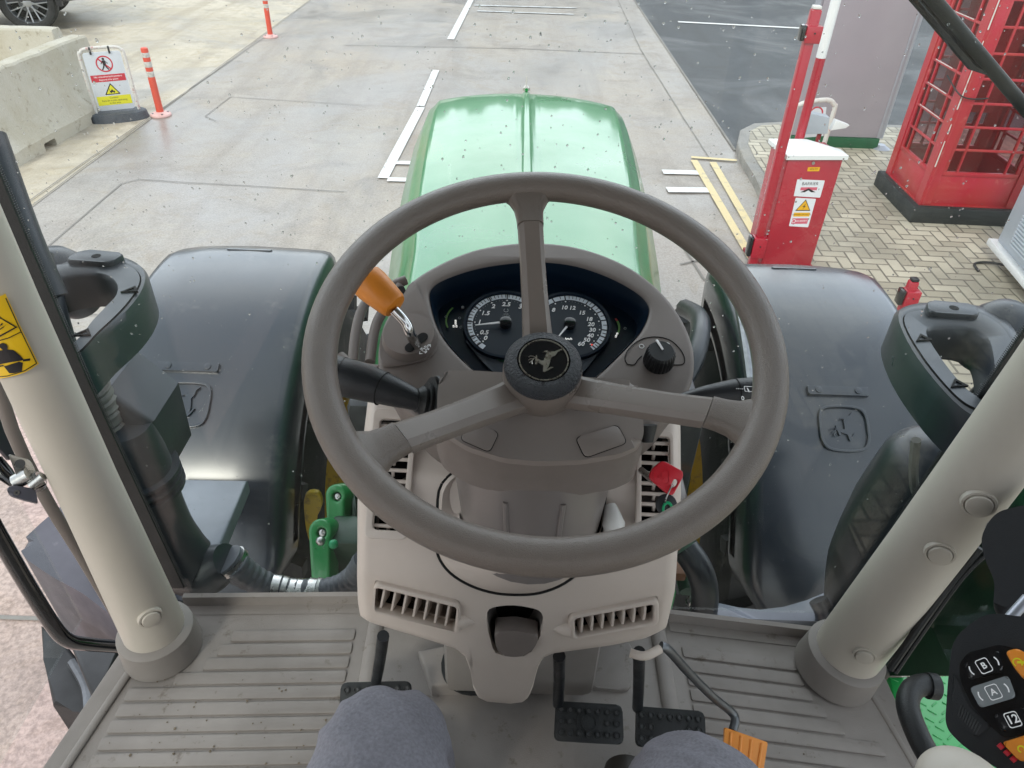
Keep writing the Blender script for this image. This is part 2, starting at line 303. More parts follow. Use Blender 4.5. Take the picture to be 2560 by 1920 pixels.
class B:
    def __init__(s): s.v, s.f, s.mi, s.m = [], [], [], []
    def _m(s, m):
        m = M[m] if isinstance(m, str) else m
        if m not in s.m: s.m.append(m)
        return s.m.index(m)
    def raw(s, v, f, m):
        o = len(s.v); k = s._m(m); s.v += [tuple(x) for x in v]; s.f += [tuple(o + i for i in q) for q in f]; s.mi += [k] * len(f); return s
    def bm(s, bm_, m, fr=None):
        bm_.verts.ensure_lookup_table()
        for i, x in enumerate(bm_.verts): x.index = i
        s.raw([(fr.w(*x.co) if fr else x.co) for x in bm_.verts], [[x.index for x in q.verts] for q in bm_.faces], m); bm_.free(); return s
    def mesh(s, me, m, fr=None, sc=1):
        s.raw([(fr.w(x.co.x * sc, x.co.y * sc, x.co.z * sc) if fr else x.co * sc) for x in me.vertices], [list(q.vertices) for q in me.polygons], m); return s
    def box(s, lo, hi, m, bev=0, fr=None, seg=2):
        b = bmesh.new(); bmesh.ops.create_cube(b, size=1)
        for x in b.verts: x.co = Vector([(lo[i] + hi[i]) / 2 + x.co[i] * (hi[i] - lo[i]) for i in range(3)])
        if bev: bmesh.ops.bevel(b, geom=list(b.edges), offset=bev, segments=seg, affect='EDGES', profile=.5)
        return s.bm(b, m, fr)
    def prism(s, poly, n0, n1, m, fr=None, bev=0, seg=3, taper=1.0, bev_bottom=False, c=None):
        """poly in frame coords, solid from n0 (bottom) to n1 (top); top outline is poly, bottom scaled by taper"""
        a = sum(poly[i][0] * poly[(i + 1) % len(poly)][1] - poly[(i + 1) % len(poly)][0] * poly[i][1] for i in range(len(poly)))
        if a < 0: poly = list(reversed(poly))
        if c is None: c = (sum(p[0] for p in poly) / len(poly), sum(p[1] for p in poly) / len(poly))
        b = bmesh.new(); t = [b.verts.new((p[0], p[1], n1)) for p in poly]
        q = [b.verts.new((c[0] + (p[0] - c[0]) * taper, c[1] + (p[1] - c[1]) * taper, n0)) for p in poly]
        tf = b.faces.new(t); bf = b.faces.new(list(reversed(q))); k = len(poly)
        for i in range(k): b.faces.new((q[i], q[(i + 1) % k], t[(i + 1) % k], t[i]))
        if bev:
            ed = list(tf.edges) + (list(bf.edges) if bev_bottom else [])
            bmesh.ops.bevel(b, geom=ed, offset=bev, segments=seg, affect='EDGES', profile=.5)
        return s.bm(b, m, fr)
    def plate(s, outer, holes, n0, n1, m, fr=None, bev=0):
        cu = bpy.data.curves.new('tmp', 'CURVE'); cu.dimensions = '2D'; cu.fill_mode = 'BOTH'
        for pl in [outer] + list(holes):
            sp = cu.splines.new('POLY'); sp.points.add(len(pl) - 1); sp.use_cyclic_u = True
            for i, p in enumerate(pl): sp.points[i].co = (p[0], p[1], 0, 1)
        cu.extrude = max(1e-5, (n1 - n0) / 2 - bev); cu.bevel_depth = bev; cu.bevel_resolution = 2; cu.offset = -bev
        o = bpy.data.objects.new('tmp', cu); me = o.to_mesh()
        mid = (n0 + n1) / 2
        s.raw([(fr or WF).w(x.co.x, x.co.y, x.co.z + mid) for x in me.vertices], [list(q.vertices) for q in me.polygons], m)
        o.to_mesh_clear(); bpy.data.objects.remove(o); bpy.data.curves.remove(cu); return s
    def text(s, txt, x, y, n, size, m, fr=None, rot=0, ext=.0003, align='CENTER', shear=0, sx=1, bold=0):
        cu = bpy.data.curves.new('tmp', 'FONT'); cu.body = txt; cu.size = size; cu.align_x = align; cu.align_y = 'CENTER'; cu.extrude = ext; cu.shear = shear; cu.offset = bold; cu.resolution_u = 3
        o = bpy.data.objects.new('tmp', cu); COL.objects.link(o); bpy.context.view_layer.update()
        me = o.to_mesh(); c, q = math.cos(rot), math.sin(rot); fr = fr or WF
        s.raw([fr.w(x + (v.co.x * sx * c - v.co.y * q), y + (v.co.x * sx * q + v.co.y * c), n + v.co.z) for v in me.vertices], [list(p.vertices) for p in me.polygons], m)
        o.to_mesh_clear(); bpy.data.objects.remove(o); bpy.data.curves.remove(cu); return s
    def tube(s, pts, r, m, seg=14, smooth=0, cap=True, flat=1.0, up=None):
        pts = [Vector(p) for p in pts]; rr = r if isinstance(r, (list, tuple)) else [r] * len(pts)
        if smooth: pts, rr = crv(pts, rr, smooth)
        rings = []; prev = None
        for i, p in enumerate(pts):
            t = (pts[min(i + 1, len(pts) - 1)] - pts[max(i - 1, 0)]).normalized()
            if prev is None: a = (Vector(up) if up else (Vector((0, 0, 1)) if abs(t.z) < .9 else Vector((1, 0, 0)))); u = (a - t * a.dot(t)).normalized()
            else: u = (prev - t * prev.dot(t)).normalized()
            prev = u; w_ = t.cross(u)
            rings.append([p + u * math.cos(2 * math.pi * k / seg) * rr[i] * flat + w_ * math.sin(2 * math.pi * k / seg) * rr[i] for k in range(seg)])
        return s.loft(rings, m, cap)
    def loft(s, rings, m, cap=True, closed=True, loop=False):
        k = len(rings[0]); v = [p for r_ in rings for p in r_]; f = []; nr = len(rings)
        for i in range(nr if loop else nr - 1):
            j = (i + 1) % nr
            for a in range(k if closed else k - 1):
                b = (a + 1) % k; f.append((i * k + a, i * k + b, j * k + b, j * k + a))
        if cap and closed and not loop: f.append(tuple(reversed(range(k)))); f.append(tuple((nr - 1) * k + a for a in range(k)))
        return s.raw(v, f, m)
    def lathe(s, prof, m, fr=None, seg=32, cap=False):
        fr = fr or WF; rings = [[fr.w(r_ * math.cos(2 * math.pi * k / seg), r_ * math.sin(2 * math.pi * k / seg), z) for k in range(seg)] for r_, z in prof]
        return s.loft(rings, m, cap)
    def disc(s, c, r, n0, n1, m, fr=None, seg=32, bev=0): return s.prism([(c[0] + r * math.cos(2 * math.pi * k / seg), c[1] + r * math.sin(2 * math.pi * k / seg)) for k in range(seg)], n0, n1, m, fr, bev, 2)
    def ring(s, c, r0, r1, n0, n1, m, fr=None, a0=0, a1=360, seg=48):
        full = abs(a1 - a0) >= 360; fr = fr or WF; rings = []
        for k in range(seg + (0 if full else 1)):
            a = R(a0 + (a1 - a0) * k / seg); cs, sn = math.cos(a), math.sin(a)
            rings.append([fr.w(c[0] + q * cs, c[1] + q * sn, z) for q, z in ((r0, n0), (r1, n0), (r1, n1), (r0, n1))])
        return s.loft(rings, m, True, True, full)
    def grid(s, rows, m, thick=None):
        k = len(rows[0]); v = [p for r_ in rows for p in r_]; f = []
        for i in range(len(rows) - 1):
            for a in range(k - 1): f.append((i * k + a, i * k + a + 1, (i + 1) * k + a + 1, (i + 1) * k + a))
        if thick is None: return s.raw(v, f, m)
        o = len(v); v2 = v + [Vector(p) + Vector(thick) for p in v]; f2 = list(f) + [tuple(reversed([o + i for i in q])) for q in f]
        nr = len(rows); bd = [a for a in range(k)] + [i * k + k - 1 for i in range(1, nr)] + [(nr - 1) * k + a for a in range(k - 2, -1, -1)] + [i * k for i in range(nr - 2, 0, -1)]
        for i in range(len(bd)): a, b = bd[i], bd[(i + 1) % len(bd)]; f2.append((b, a, o + a, o + b))
        return s.raw(v2, f2, m)
    def ball(s, c, r, m, sub=2, sc=(1, 1, 1), fr=None):
        b = bmesh.new(); bmesh.ops.create_icosphere(b, subdivisions=sub, radius=r)
        for x in b.verts: x.co = Vector((c[0] + x.co.x * sc[0], c[1] + x.co.y * sc[1], c[2] + x.co.z * sc[2]))
        return s.bm(b, m, fr)
    def obj(s, name, parent=None, ang=38, recalc=True, loc=None):
        me = bpy.data.meshes.new(name); me.from_pydata([tuple(x) for x in s.v], [], s.f)
        for q in s.m: me.materials.append(q)
        me.polygons.foreach_set('material_index', s.mi)
        if recalc:
            b = bmesh.new(); b.from_mesh(me); bmesh.ops.remove_doubles(b, verts=list(b.verts), dist=1e-6); bmesh.ops.recalc_face_normals(b, faces=list(b.faces)); b.to_mesh(me); b.free()
        me.polygons.foreach_set('use_smooth', [True] * len(me.polygons)); me.set_sharp_from_angle(angle=R(ang)); me.update()
        o = bpy.data.objects.new(name, me); COL.objects.link(o)
        if parent is not None: put(o, parent)
        elif loc is not None: recentre(o, loc)
        return o
def recentre(o, loc):
    loc = Vector(loc); o.data.transform(Matrix.Translation(-loc)); o.location = loc
def put(o, parent):
    o.parent = parent; o.matrix_parent_inverse = Matrix.Identity(4)
    if o.data and not hasattr(o.data, 'body'):
        # world mesh -> express in parent's space (parents are unrotated empties or origin meshes)
        p = Vector((0, 0, 0)); q = parent
        while q is not None: p += q.location; q = q.parent
        o.data.transform(Matrix.Translation(-p))
def tag(o, label=None, cat=None, group=None, kind=None):
    if label: o['label'] = label
    if cat: o['category'] = cat
    if group: o['group'] = group
    if kind: o['kind'] = kind
    return o
def empty(name, loc=(0, 0, 0), **k):
    o = bpy.data.objects.new(name, None); COL.objects.link(o); o.location = loc; o.empty_display_size = .1; return tag(o, **k)
def crv(pts, rr=None, n=6, closed=False):
    P = [Vector(p) for p in pts]; k = len(P); o, q = [], []
    for i in range(k if closed else k - 1):
        g = lambda j: P[j % k] if closed else P[min(max(j, 0), k - 1)]
        a, b, c, d = g(i - 1), g(i), g(i + 1), g(i + 2)
        for t_ in range(n):
            t = t_ / n; o.append(.5 * ((2 * b) + (c - a) * t + (2 * a - 5 * b + 4 * c - d) * t * t + (3 * b - a - 3 * c + d) * t ** 3))
            if rr: r0, r1 = rr[i], rr[(i + 1) % k]; q.append(r0 + (r1 - r0) * t)
    if not closed: o.append(P[-1].copy()); q.append(rr[-1] if rr else 0)
    return (o, q) if rr else o
def sm2(pts, n=5, closed=True): return [(p[0], p[1]) for p in crv([Vector((a[0], a[1], 0)) for a in pts], None, n, closed)]
def rrect(x0, y0, x1, y1, r, n=5):
    o = []
    for cx, cy, a in ((x1 - r, y1 - r, 0), (x0 + r, y1 - r, 90), (x0 + r, y0 + r, 180), (x1 - r, y0 + r, 270)):
        for k in range(n + 1): t = R(a + 90 * k / n); o.append((cx + r * math.cos(t), cy + r * math.sin(t)))
    return o
def rpoly(pts, r, n=4):
    """round the corners of a polygon"""
    o = []; k = len(pts)
    for i in range(k):
        p, a, b = Vector(pts[i][:2]), Vector(pts[i - 1][:2]), Vector(pts[(i + 1) % k][:2]); da, db = (a - p), (b - p)
        q = min(r[i] if isinstance(r, (list, tuple)) else r, da.length * .48, db.length * .48); s_, e = p + da.normalized() * q, p + db.normalized() * q
        for j in range(n + 1): t = j / n; o.append(tuple((1 - t) ** 2 * s_ + 2 * t * (1 - t) * p + t * t * e))
    return o
def copy_tree(o, parent=None):
    c = o.copy(); COL.objects.link(c); c.parent = parent
    for ch in list(o.children): copy_tree(ch, c)
    return c
def boolean_cut(o, cutters):
    for c in cutters:
        md = o.modifiers.new('b', 'BOOLEAN'); md.operation = 'DIFFERENCE'; md.object = c; md.solver = 'EXACT'
    bpy.context.view_layer.update(); dg = bpy.context.evaluated_depsgraph_get(); me = bpy.data.meshes.new_from_object(o.evaluated_get(dg))
    old = o.data; o.modifiers.clear(); o.data = me; me.name = old.name
    me.polygons.foreach_set('use_smooth', [True] * len(me.polygons)); me.set_sharp_from_angle(angle=R(32))
    for c in cutters: bpy.data.objects.remove(c)
# leaping stag outline, in units of the badge radius (x right, y up)
DEER_PX = [(1000, 640), (995, 760), (1030, 765), (1050, 712), (1100, 745), (1160, 790), (1150, 905), (1175, 908), (1250, 870), (1320, 822), (1352, 808), (1300, 806), (1205, 862), (1262, 790), (1290, 700), (1312, 605), (1392, 562), (1445, 482), (1530, 452), (1522, 428), (1450, 448), (1380, 488), (1255, 497), (1248, 474), (1192, 480), (1142, 512), (1190, 500), (1228, 512), (1198, 590), (1163, 682), (1120, 685), (1040, 650), (1028, 582), (1012, 575), (1004, 620)]
ANTLER_PX = [[(1000, 628), (960, 605), (905, 600), (865, 622)], [(1000, 640), (950, 655), (900, 662), (865, 690)], [(965, 655), (945, 690), (915, 712), (885, 740)], [(945, 690), (930, 720), (945, 765)]]
DEER = [((x - 1165) / 470, (665 - y) / 400) for x, y in DEER_PX]; ANTLER = [[((x - 1165) / 470, (665 - y) / 400) for x, y in a] for a in ANTLER_PX]
def deer(b, fr, c, s, n0, n1, m, rot=0, fx=1):
    cs, sn = math.cos(rot), math.sin(rot)
    T = lambda p: (c[0] + s * (fx * p[0] * cs - p[1] * sn), c[1] + s * (fx * p[0] * sn + p[1] * cs))
    b.plate([T(p) for p in DEER], [], n0, n1, m, fr)
    for a in ANTLER: b.tube([fr.w(*T(p), n1) for p in a], s * .022, m, 5)
# ================================================================ SETTING
def sheet(name, poly, z, m, hole=None):
    b = B(); b.raw([(p[0], p[1], z) for p in poly], [tuple(range(len(poly)))], m); o = b.obj(name); return tag(o, kind='structure')
sheet('ground', [(-500, -500), (500, -500), (500, 900), (-500, 900)], 0, 'yard')
road = sheet('road', [(-4.33, -60), (2.43, -60), (2.43, 70), (-4.33, 70)], .004, 'road')
# far grass and a belt of trees beyond the yard stand outside the frame; they are what the wet bonnet reflects
tarmac = sheet('tarmac', [(2.43, 7.6), (60, 7.6), (60, 70), (2.43, 70)], .008, 'asphalt')
sheet('apron', [(-16, -12), (-1.0, -12), (-1.0, 3.05), (-4.2, 3.55), (-16, 3.9)], .009, 'apron')
# joints and paint
def strip(b, x0, y0, x1, y1, wd, z, m, wob=0):
    d = Vector((x1 - x0, y1 - y0)); n_ = Vector((-d.y, d.x)).normalized() * wd / 2; k = max(1, int(d.length / .5)) if wob else 1; v = []
    for i in range(k + 1):
        t = i / k; o_ = (random.random() - .5) * wob; p = Vector((x0, y0)) + d * t + n_.normalized() * o_
        v += [(p.x + n_.x, p.y + n_.y, z), (p.x - n_.x, p.y - n_.y, z)]
    b.raw(v, [(2 * i, 2 * i + 1, 2 * i + 3, 2 * i + 2) for i in range(k)], m)
b = B()
def jp(x0, y0, x1, y1, wd=.018): a, c = onz(x0, y0, .012), onz(x1, y1, .012); strip(b, a.x, a.y, c.x, c.y, wd, .012, 'joint', .012)
jp(46, 519, 665, 90, .012); jp(110, 622, 305, 458, .012); jp(305, 458, 345, 448, .012); jp(345, 448, 860, 478, .012)
jp(512, 290, 575, 242, .01); jp(575, 242, 905, 262, .01); jp(512, 290, 540, 302, .01); jp(860, 112, 1300, 121, .02); jp(1300, 121, 1610, 135, .02)
jp(1545, 0, 1600, 120, .014); jp(1600, 120, 1712, 300, .014); jp(1712, 300, 1790, 420, .01); jp(1690, 590, 1760, 700, .02); jp(1700, 660, 1800, 640, .02); jp(150, 780, 900, 830, .012)
strip(b, -16, 1.93, -1, 1.86, .02, .015, 'joint')
strip(b, -4.33, 4, -4.33, 60, .014, .016, 'joint', .01); strip(b, 2.43, 8.2, 2.43, 60, .03, .016, 'joint')
tag(b.obj('road_joints'), kind='structure')
b = B()
strip(b, -1.35, 7.0, -1.26, 9.4, .11, .017, 'mark_white'); strip(b, -1.265, 9.44, -1.25, 11.25, .10, .017, 'mark_white'); strip(b, -1.21, 13.3, -1.07, 18.2, .12, .017, 'mark_white')
for yy in (7.44, 6.97):
    x = -1.30
    while x < 1.2: strip(b, x, yy, x + .62, yy + .01, .10, .018, 'mark_white'); x += .95
strip(b, 1.5, 7.44, 1.9, 7.45, .12, .018, 'mark_white'); strip(b, 1.47, 6.95, 1.9, 6.98, .13, .018, 'mark_white')
strip(b, -1.0, 16.5, 1.1, 16.6, .10, .018, 'pale_band'); strip(b, -.9, 15.9, 1.0, 15.9, .09, .018, 'pale_band')  # two pale bands across the road far ahead
a, c = onz(1695, 54, .02), onz(2003, 70, .02); strip(b, a.x, a.y, c.x, c.y, .12, .019, 'mark_white')
for (x0, y0, x1, y1, wd) in ((1735, 400, 1885, 655, .075), (1782, 405, 1925, 650, .075), (1728, 393, 1842, 401, .06)):
    a, c = onz(x0, y0, .018), onz(x1, y1, .018); strip(b, a.x, a.y, c.x, c.y, wd, .019 if wd > .07 else .021, 'mark_yellow')
tag(b.obj('road_markings'), kind='structure')
# traffic island: kerb ring + block paving
ISL = [onz(*p, 0) for p in ((1910, 530), (1883, 467), (1855, 420), (1838, 380), (1846, 345), (1880, 328), (1950, 324), (2100, 328), (2260, 334))]
ISL = [(p.x, p.y) for p in ISL] + [(30, 9.6), (30, -8), (1.7, -8), (1.45, 4.2), (1.75, 5.0), (2.1, 5.6)]
b = B(); b.prism(ISL, -.05, .10, 'kerb', None, .02); tag(b.obj('kerb'), kind='structure')
cx_, cy_ = 6, 2
inn = []
for i, p in enumerate(ISL):
    a, q, c = Vector(ISL[i - 1]), Vector(p), Vector(ISL[(i + 1) % len(ISL)]); d = ((q - a).normalized() + (c - q).normalized()).normalized(); nn = Vector((d.y, -d.x))
    if (Vector((cx_, cy_)) - q).dot(nn) < 0: nn = -nn
    inn.append(tuple(q + nn * .12))
sheet('pavement', inn, .106, 'blocks')
# tree belt (out of frame, mirrored in the bonnet)
def tree(x, y, h, seed, lab):
    rnd = random.Random(seed); t = empty('tree', (x, y, 0), label=lab, cat='tree', group='trees beyond the yard')
    b = B(); b.tube([(x, y, -.1), (x + .1, y, h * .3), (x - .1, y + .1, h * .6)], [.22, .16, .06], 'timber', 8, 3)
    for k in range(5): a = rnd.random() * 6.28; b.tube([(x, y, h * (.25 + .06 * k)), (x + math.cos(a) * h * .22, y + math.sin(a) * h * .22, h * (.45 + .07 * k))], [.09, .03], 'timber', 6)
    b.obj('trunk', t); v, f = [], []
    for k in range(420):
        u = rnd.random() * 6.28; s_ = rnd.random() ** .5; zz = rnd.random(); rad = h * .36 * math.sin(math.pi * min(.97, .12 + zz * .86)) * s_ * (.8 + .3 * math.sin(3 * u + seed))
        c = Vector((x + rad * math.cos(u), y + rad * math.sin(u), h * (.28 + .72 * zz)))
        for q in range(3):
            d1 = Vector((rnd.uniform(-1, 1), rnd.uniform(-1, 1), rnd.uniform(-1, 1))).normalized() * h * .085; d2 = d1.orthogonal().normalized() * h * .065; o_ = len(v)
            cc = c + Vector((rnd.uniform(-1, 1), rnd.uniform(-1, 1), rnd.uniform(-1, 1))) * h * .04
            v += [cc - d1, cc + d2, cc + d1, cc - d2]; f.append((o_, o_ + 1, o_ + 2, o_ + 3))
    b = B(); b.raw(v, f, 'grass_far'); b.obj('crown', t, recalc=False)
for i in range(26): tree(-34 + i * 2.75 + (i * 37 % 5) * .25, 32 + (i * 53 % 3), 6.3 + (i * 29 % 5) * .12, i + 3, 'leafy tree beyond the yard, number %s from the left of the row' % ('one two three four five six seven eight nine ten eleven twelve thirteen fourteen fifteen sixteen seventeen eighteen nineteen twenty twenty-one twenty-two twenty-three twenty-four twenty-five twenty-six'.split()[i]))

# ================================================================ OUTDOOR THINGS
# --- concrete barriers
def barrier(loc, rz, ln, lab):
    prof = [(-.30, 0), (.30, 0), (.30, .13), (.16, .33), (.095, .78), (.075, .80), (-.075, .80), (-.095, .78), (-.16, .33), (-.30, .13)]
    b = B(); n_ = 16; rings = []
    ys = [0] + [ln * k / n_ for k in range(n_ + 1)] + [ln]
    for i, y in enumerate(ys):
        s_ = .94 if i in (0, len(ys) - 1) else 1; yy = y + (.0 if i in (0, len(ys) - 1) else (.012 if i == 1 else (-.012 if i == len(ys) - 2 else 0)))
        rings.append([Vector((px * s_ + .004 * noise.noise(Vector((y * 3, px * 9, pz * 5))), yy, max(0, pz * (s_ if pz > .7 else 1)) + (.012 * noise.noise(Vector((y * 7, pz * 3, px))) if pz > .1 else 0))) for px, pz in prof])
    b.loft(rings, 'conc_barrier'); o = b.obj('concrete_barrier', ang=30)
    cut = []
    for yy in (ln * .30, ln * .72):
        c = B(); c.box((-.5, yy - .10, -.1), (.5, yy + .10, .075), 'plinth_black', .02); cut.append(c.obj('cut'))
    boolean_cut(o, cut); o.location = loc; o.rotation_euler = (0, 0, rz); return tag(o, lab, 'concrete barrier', 'concrete barriers beside the yard')
barrier((-5.27, 6.93, 0), R(-3.5), 2.15, 'stained grey concrete barrier beside the safety sign, nearest the tractor')
barrier((-5.52, 9.32, 0), R(91), 2.3, 'grey concrete barrier behind the other barrier, in front of the dark car')
# --- delineator posts
def delineator(loc, lab, lean=0):
    t = empty('bollard', loc, label=lab, cat='bollard', group='orange flexible marker posts along the road joint'); x, y, z = loc; F = Fr(loc, (1, 0, 0), (0, 1, 0), (lean, 0, 1))
    b = B(); b.lathe([(0, 0), (.115, 0), (.12, .012), (.112, .028), (.06, .04), (.05, .05), (0, .05)], 'base_pink', F, 28)
    for k in range(4): a = k * 1.57 + .6; b.disc((.085 * math.cos(a), .085 * math.sin(a)), .012, .03, .04, 'steel_dark', F, 8)
    b.obj('base', t)
    b = B(); b.lathe([(.042, .045), (.040, .10), (.040, .72), (.037, .745), (.028, .75), (0, .75)], 'post_orange', F, 24); b.obj('post', t)
    for z0, z1 in ((.44, .50), (.545, .605), (.65, .70)):
        b = B(); b.lathe([(.0405, z0), (.0412, z0 + .002), (.0412, z1 - .002), (.0405, z1)], 'reflective', F, 24); b.obj('reflective_band', t)
p = onz(403, 290, 0); delineator((p.x, p.y, .004), 'orange flexible post with white bands beside the safety sign')
p = onz(677, 94, 0); delineator((p.x, p.y, .004), 'farther orange flexible post standing alone on the road joint')
# --- pivoting safety sign in rubber base
def safety_sign():
    A, Bq = onz(248, 303, 0), onz(352, 292, 0); c = (A + Bq) / 2; d = (Bq - A).normalized(); n_ = Vector((d.y, -d.x, 0))
    if n_.dot(CAM - c) < 0: n_ = -n_
    t = empty('safety_sign', (c.x, c.y, 0), label='white pavement sign with no-pedestrians symbol and yellow warning beside the concrete barrier', cat='sign')
    F = Fr(c, d, (0, 0, 1), n_); G = Fr(c, d, n_ * -1, (0, 0, 1)); _w = F.w; F.w = lambda a, b_, c_=0: _w(a * .82, b_ * .83, c_)
    b = B(); hw = .30
    pts = [(-hw - .06, -.0), (-hw + .03, -.12), (0, -.165), (hw - .03, -.12), (hw + .06, 0), (hw - .03, .12), (0, .165), (-hw + .03, .12)]
    b.prism(sm2([(x * .84, y * .9) for x, y in pts], 4), 0, .09, 'rubber_base', G, .015, 3, 1.06); b.obj('rubber_base', t)
    b = B(); h = .93; w_ = .275
    path = [(-w_ + .0, .08), (-w_, h - .12), (-w_ + .025, h - .045), (-w_ + .10, h), (w_ - .10, h), (w_ - .025, h - .045), (w_, h - .12), (w_, .08)]
    b.tube([F.w(x, y, 0) for x, y in path], .016, 'white_worn', 12, 4); b.obj('frame', t)
    b = B(); b.prism(rpoly([(-.235, .13), (.235, .13), (.235, h - .05), (-.235, h - .05)], .04), -.004, .004, 'sign_panel', F, .002); pn = b.obj('panel', t)
    for x in (-.13, .10):
        b = B(); b.box((x - .012, h - .075, -.02), (x + .012, h + .02, .02), 'rubber', .005, F); b.obj('hanging_strap', t)
    def part(nm): return b.obj(nm, pn)
    b = B(); b.ring((-.0, .73), .088, .104, .005, .0062, 'sign_red', F); b.prism([(-.074, .796), (-.062, .808), (.074, .664), (.062, .652)], .005, .0070, 'sign_red', F)
    m = 'ink'; b.disc((-.002, .793), .015, .005, .0075, m, F, 14)
    b.prism([(-.02, .775), (.016, .775), (.02, .73), (.01, .715), (-.018, .715)], .005, .0075, m, F); b.prism([(-.018, .716), (.0, .716), (-.012, .69), (-.035, .655), (-.048, .66), (-.028, .69)], .005, .0075, m, F)
    b.prism([(-.002, .716), (.012, .716), (.022, .69), (.042, .658), (.03, .652), (.008, .685)], .005, .0075, m, F); b.prism([(-.02, .772), (-.012, .766), (-.036, .73), (-.044, .735)], .005, .0075, m, F); b.prism([(.014, .772), (.018, .762), (.044, .738), (.038, .73)], .005, .0075, m, F)
    part('prohibition_symbol')
    b = B(); b.prism([(-.215, .505), (.215, .505), (.215, .595), (-.215, .595)], .005, .0058, 'sign_red', F); b.text('No unauthorised persons', 0, .570, .006, .034, 'print_white', F); b.text('beyond this point', 0, .532, .006, .034, 'print_white', F); part('red_text_panel')
    b = B(); b.prism(rpoly([(-.10, .335), (.10, .335), (0, .485)], .012), .005, .0058, 'ink', F); b.prism(rpoly([(-.078, .346), (.078, .346), (0, .463)], .008), .0058, .0064, 'sign_yellow', F)
    b.prism([(-.028, .365), (.035, .365), (.035, .38), (.012, .385), (.012, .40), (-.006, .40), (-.012, .385), (-.028, .383)], .0064, .007, 'ink', F); b.disc((-.015, .362), .008, .0064, .0072, 'ink', F, 10); b.disc((.022, .362), .008, .0064, .0072, 'ink', F, 10); b.prism([(-.03, .365), (-.026, .365), (-.026, .415), (-.03, .415)], .0064, .007, 'ink', F); part('warning_triangle')
    b = B(); b.prism([(-.215, .20), (.215, .20), (.215, .318), (-.215, .318)], .005, .0058, 'sign_yellow', F)
    b.text('Caution', 0, .295, .006, .034, 'ink', F); b.text('Fork lift trucks operating', 0, .258, .006, .032, 'ink', F); b.text('in this area', 0, .224, .006, .032, 'ink', F); part('yellow_text_panel')
safety_sign()
# --- parked dark car (front wheel and sill in frame)
def car():
    P = onz(90, 80, 0); ax = Vector((math.cos(R(20)), math.sin(R(20)), 0)); sd_ = Vector((-ax.y, ax.x, 0))
    t = empty('parked_car', (P.x, P.y, 0), label='dark pickup car with silver multi-spoke wheels parked behind the barriers', cat='car')
    F = Fr((P.x, P.y, 0), ax, sd_, (0, 0, 1))     # x forward, y away from the viewer, z up ; front wheel centre at x=0,y=.13
    WR = .42; W = 1.85; b = B(); rings = []
    secs = [(-4.3, .55, .95, 0), (-4.25, .45, 1.05, 0), (-3.9, .42, 1.12, 0), (-2.2, .40, 1.12, 0), (-.9, .40, 1.12, 0), (.0, .42, 1.10, 0), (.55, .42, 1.04, 0), (.85, .45, .95, .08), (.93, .5, .88, .16)]
    for x, z0, z1, ins in secs:
        y0, y1 = .02 + ins, W - ins - .02
        rings.append([F.w(x, a_, c_) for a_, c_ in ((y0 + .05, z0), (y0 - .015, z0 + .12), (y0 - .02, z0 + .35), (y0 + .03, z1 - .05), (y0 + .10, z1), (y1 - .10, z1), (y1 - .03, z1 - .05), (y1 + .02, z0 + .35), (y1 + .015, z0 + .12), (y1 - .05, z0))])
    b.loft(rings, 'car_paint')
    o = b.obj('body', t, 30)
    b = B(); rings = []
    for x, z1, ins in ((-2.6, 1.12, .1), (-2.45, 1.72, .22), (-1.2, 1.76, .22), (-.35, 1.12, .12)):
        rings.append([F.w(x, ins, 1.1), F.w(x, ins + .02, z1), F.w(x, W - ins - .02, z1), F.w(x, W - ins, 1.1)])
    b.loft(rings, 'car_paint'); b.obj('cabin', t)
    b = B(); b.box((-2.2, .10, 1.2), (-1.4, .13, 1.62), 'gloss_black', .02, F); b.obj('window', t)
    b = B(); b.tube([F.w(-3.0, -.06, .36), F.w(-.75, -.06, .36)], .045, 'alu', 12, 0); b.box((-3.0, -.10, .385), (-.8, .02, .40), 'car_trim', .004, F); b.obj('side_step', t)
    b = B(); b.box((-3.2, -.005, .78), (-.5, .008, .82), 'alu', .004, F); b.obj('door_moulding', t)
    b = B(); b.ring((0, 0), WR + .02, WR + .10, -.02, .10, 'car_trim', Fr(F.w(0, 0, WR), ax, (0, 0, 1), -sd_), -5, 185, 24); b.obj('wheel_arch', t)
    b = B(); b.prism([(-.62, .30), (-.50, .30), (-.47, .62), (-.62, .62)], -.10, -.07, 'car_trim', Fr(F.w(0, .1, 0), ax, (0, 0, 1), -sd_)); b.obj('mud_flap', t)
    b = B(); b.box((.86, .25, .62), (.955, .62, .78), 'glass_side', .02, F); b.obj('headlight', t)
    def wheel(x, y, out):
        H = Fr(F.w(x, y, WR), ax, (0, 0, 1), sd_ * out); b = B()
        b.lathe([(.29, -.11), (.33, -.125), (.385, -.12), (WR, -.09), (WR + .003, 0), (WR, .07), (.385, .105), (.33, .11), (.29, .095)], 'tyre', H, 40); wl = b.obj('wheel', t)
        b = B(); b.lathe([(.295, .10), (.285, .085), (.27, .03), (.27, -.09)], 'alloy', H, 40); b.disc((0, 0), .275, -.05, -.04, 'blackout', H, 30); b.disc((0, 0), .15, -.03, .0, 'steel_dark', H, 30)
        for k in range(8):
            for s_ in (-.035, .035):
                a = k * math.pi / 4 + .2; c, q = math.cos(a), math.sin(a); p0 = (.05 * c - s_ * q, .05 * q + s_ * c); p1 = (.28 * c - s_ * 1.6 * q, .28 * q + s_ * 1.6 * c)
                b.tube([H.w(*p0, .055), H.w(*p1, .075)], .012, 'alloy', 6)
        b.disc((0, 0), .065, .03, .075, 'alloy', H, 20, .01); b.obj('rim', wl)
    wheel(0, .13, -1); wheel(-3.15, .13, -1); wheel(0, W - .13, 1); wheel(-3.15, W - .13, 1)
car()
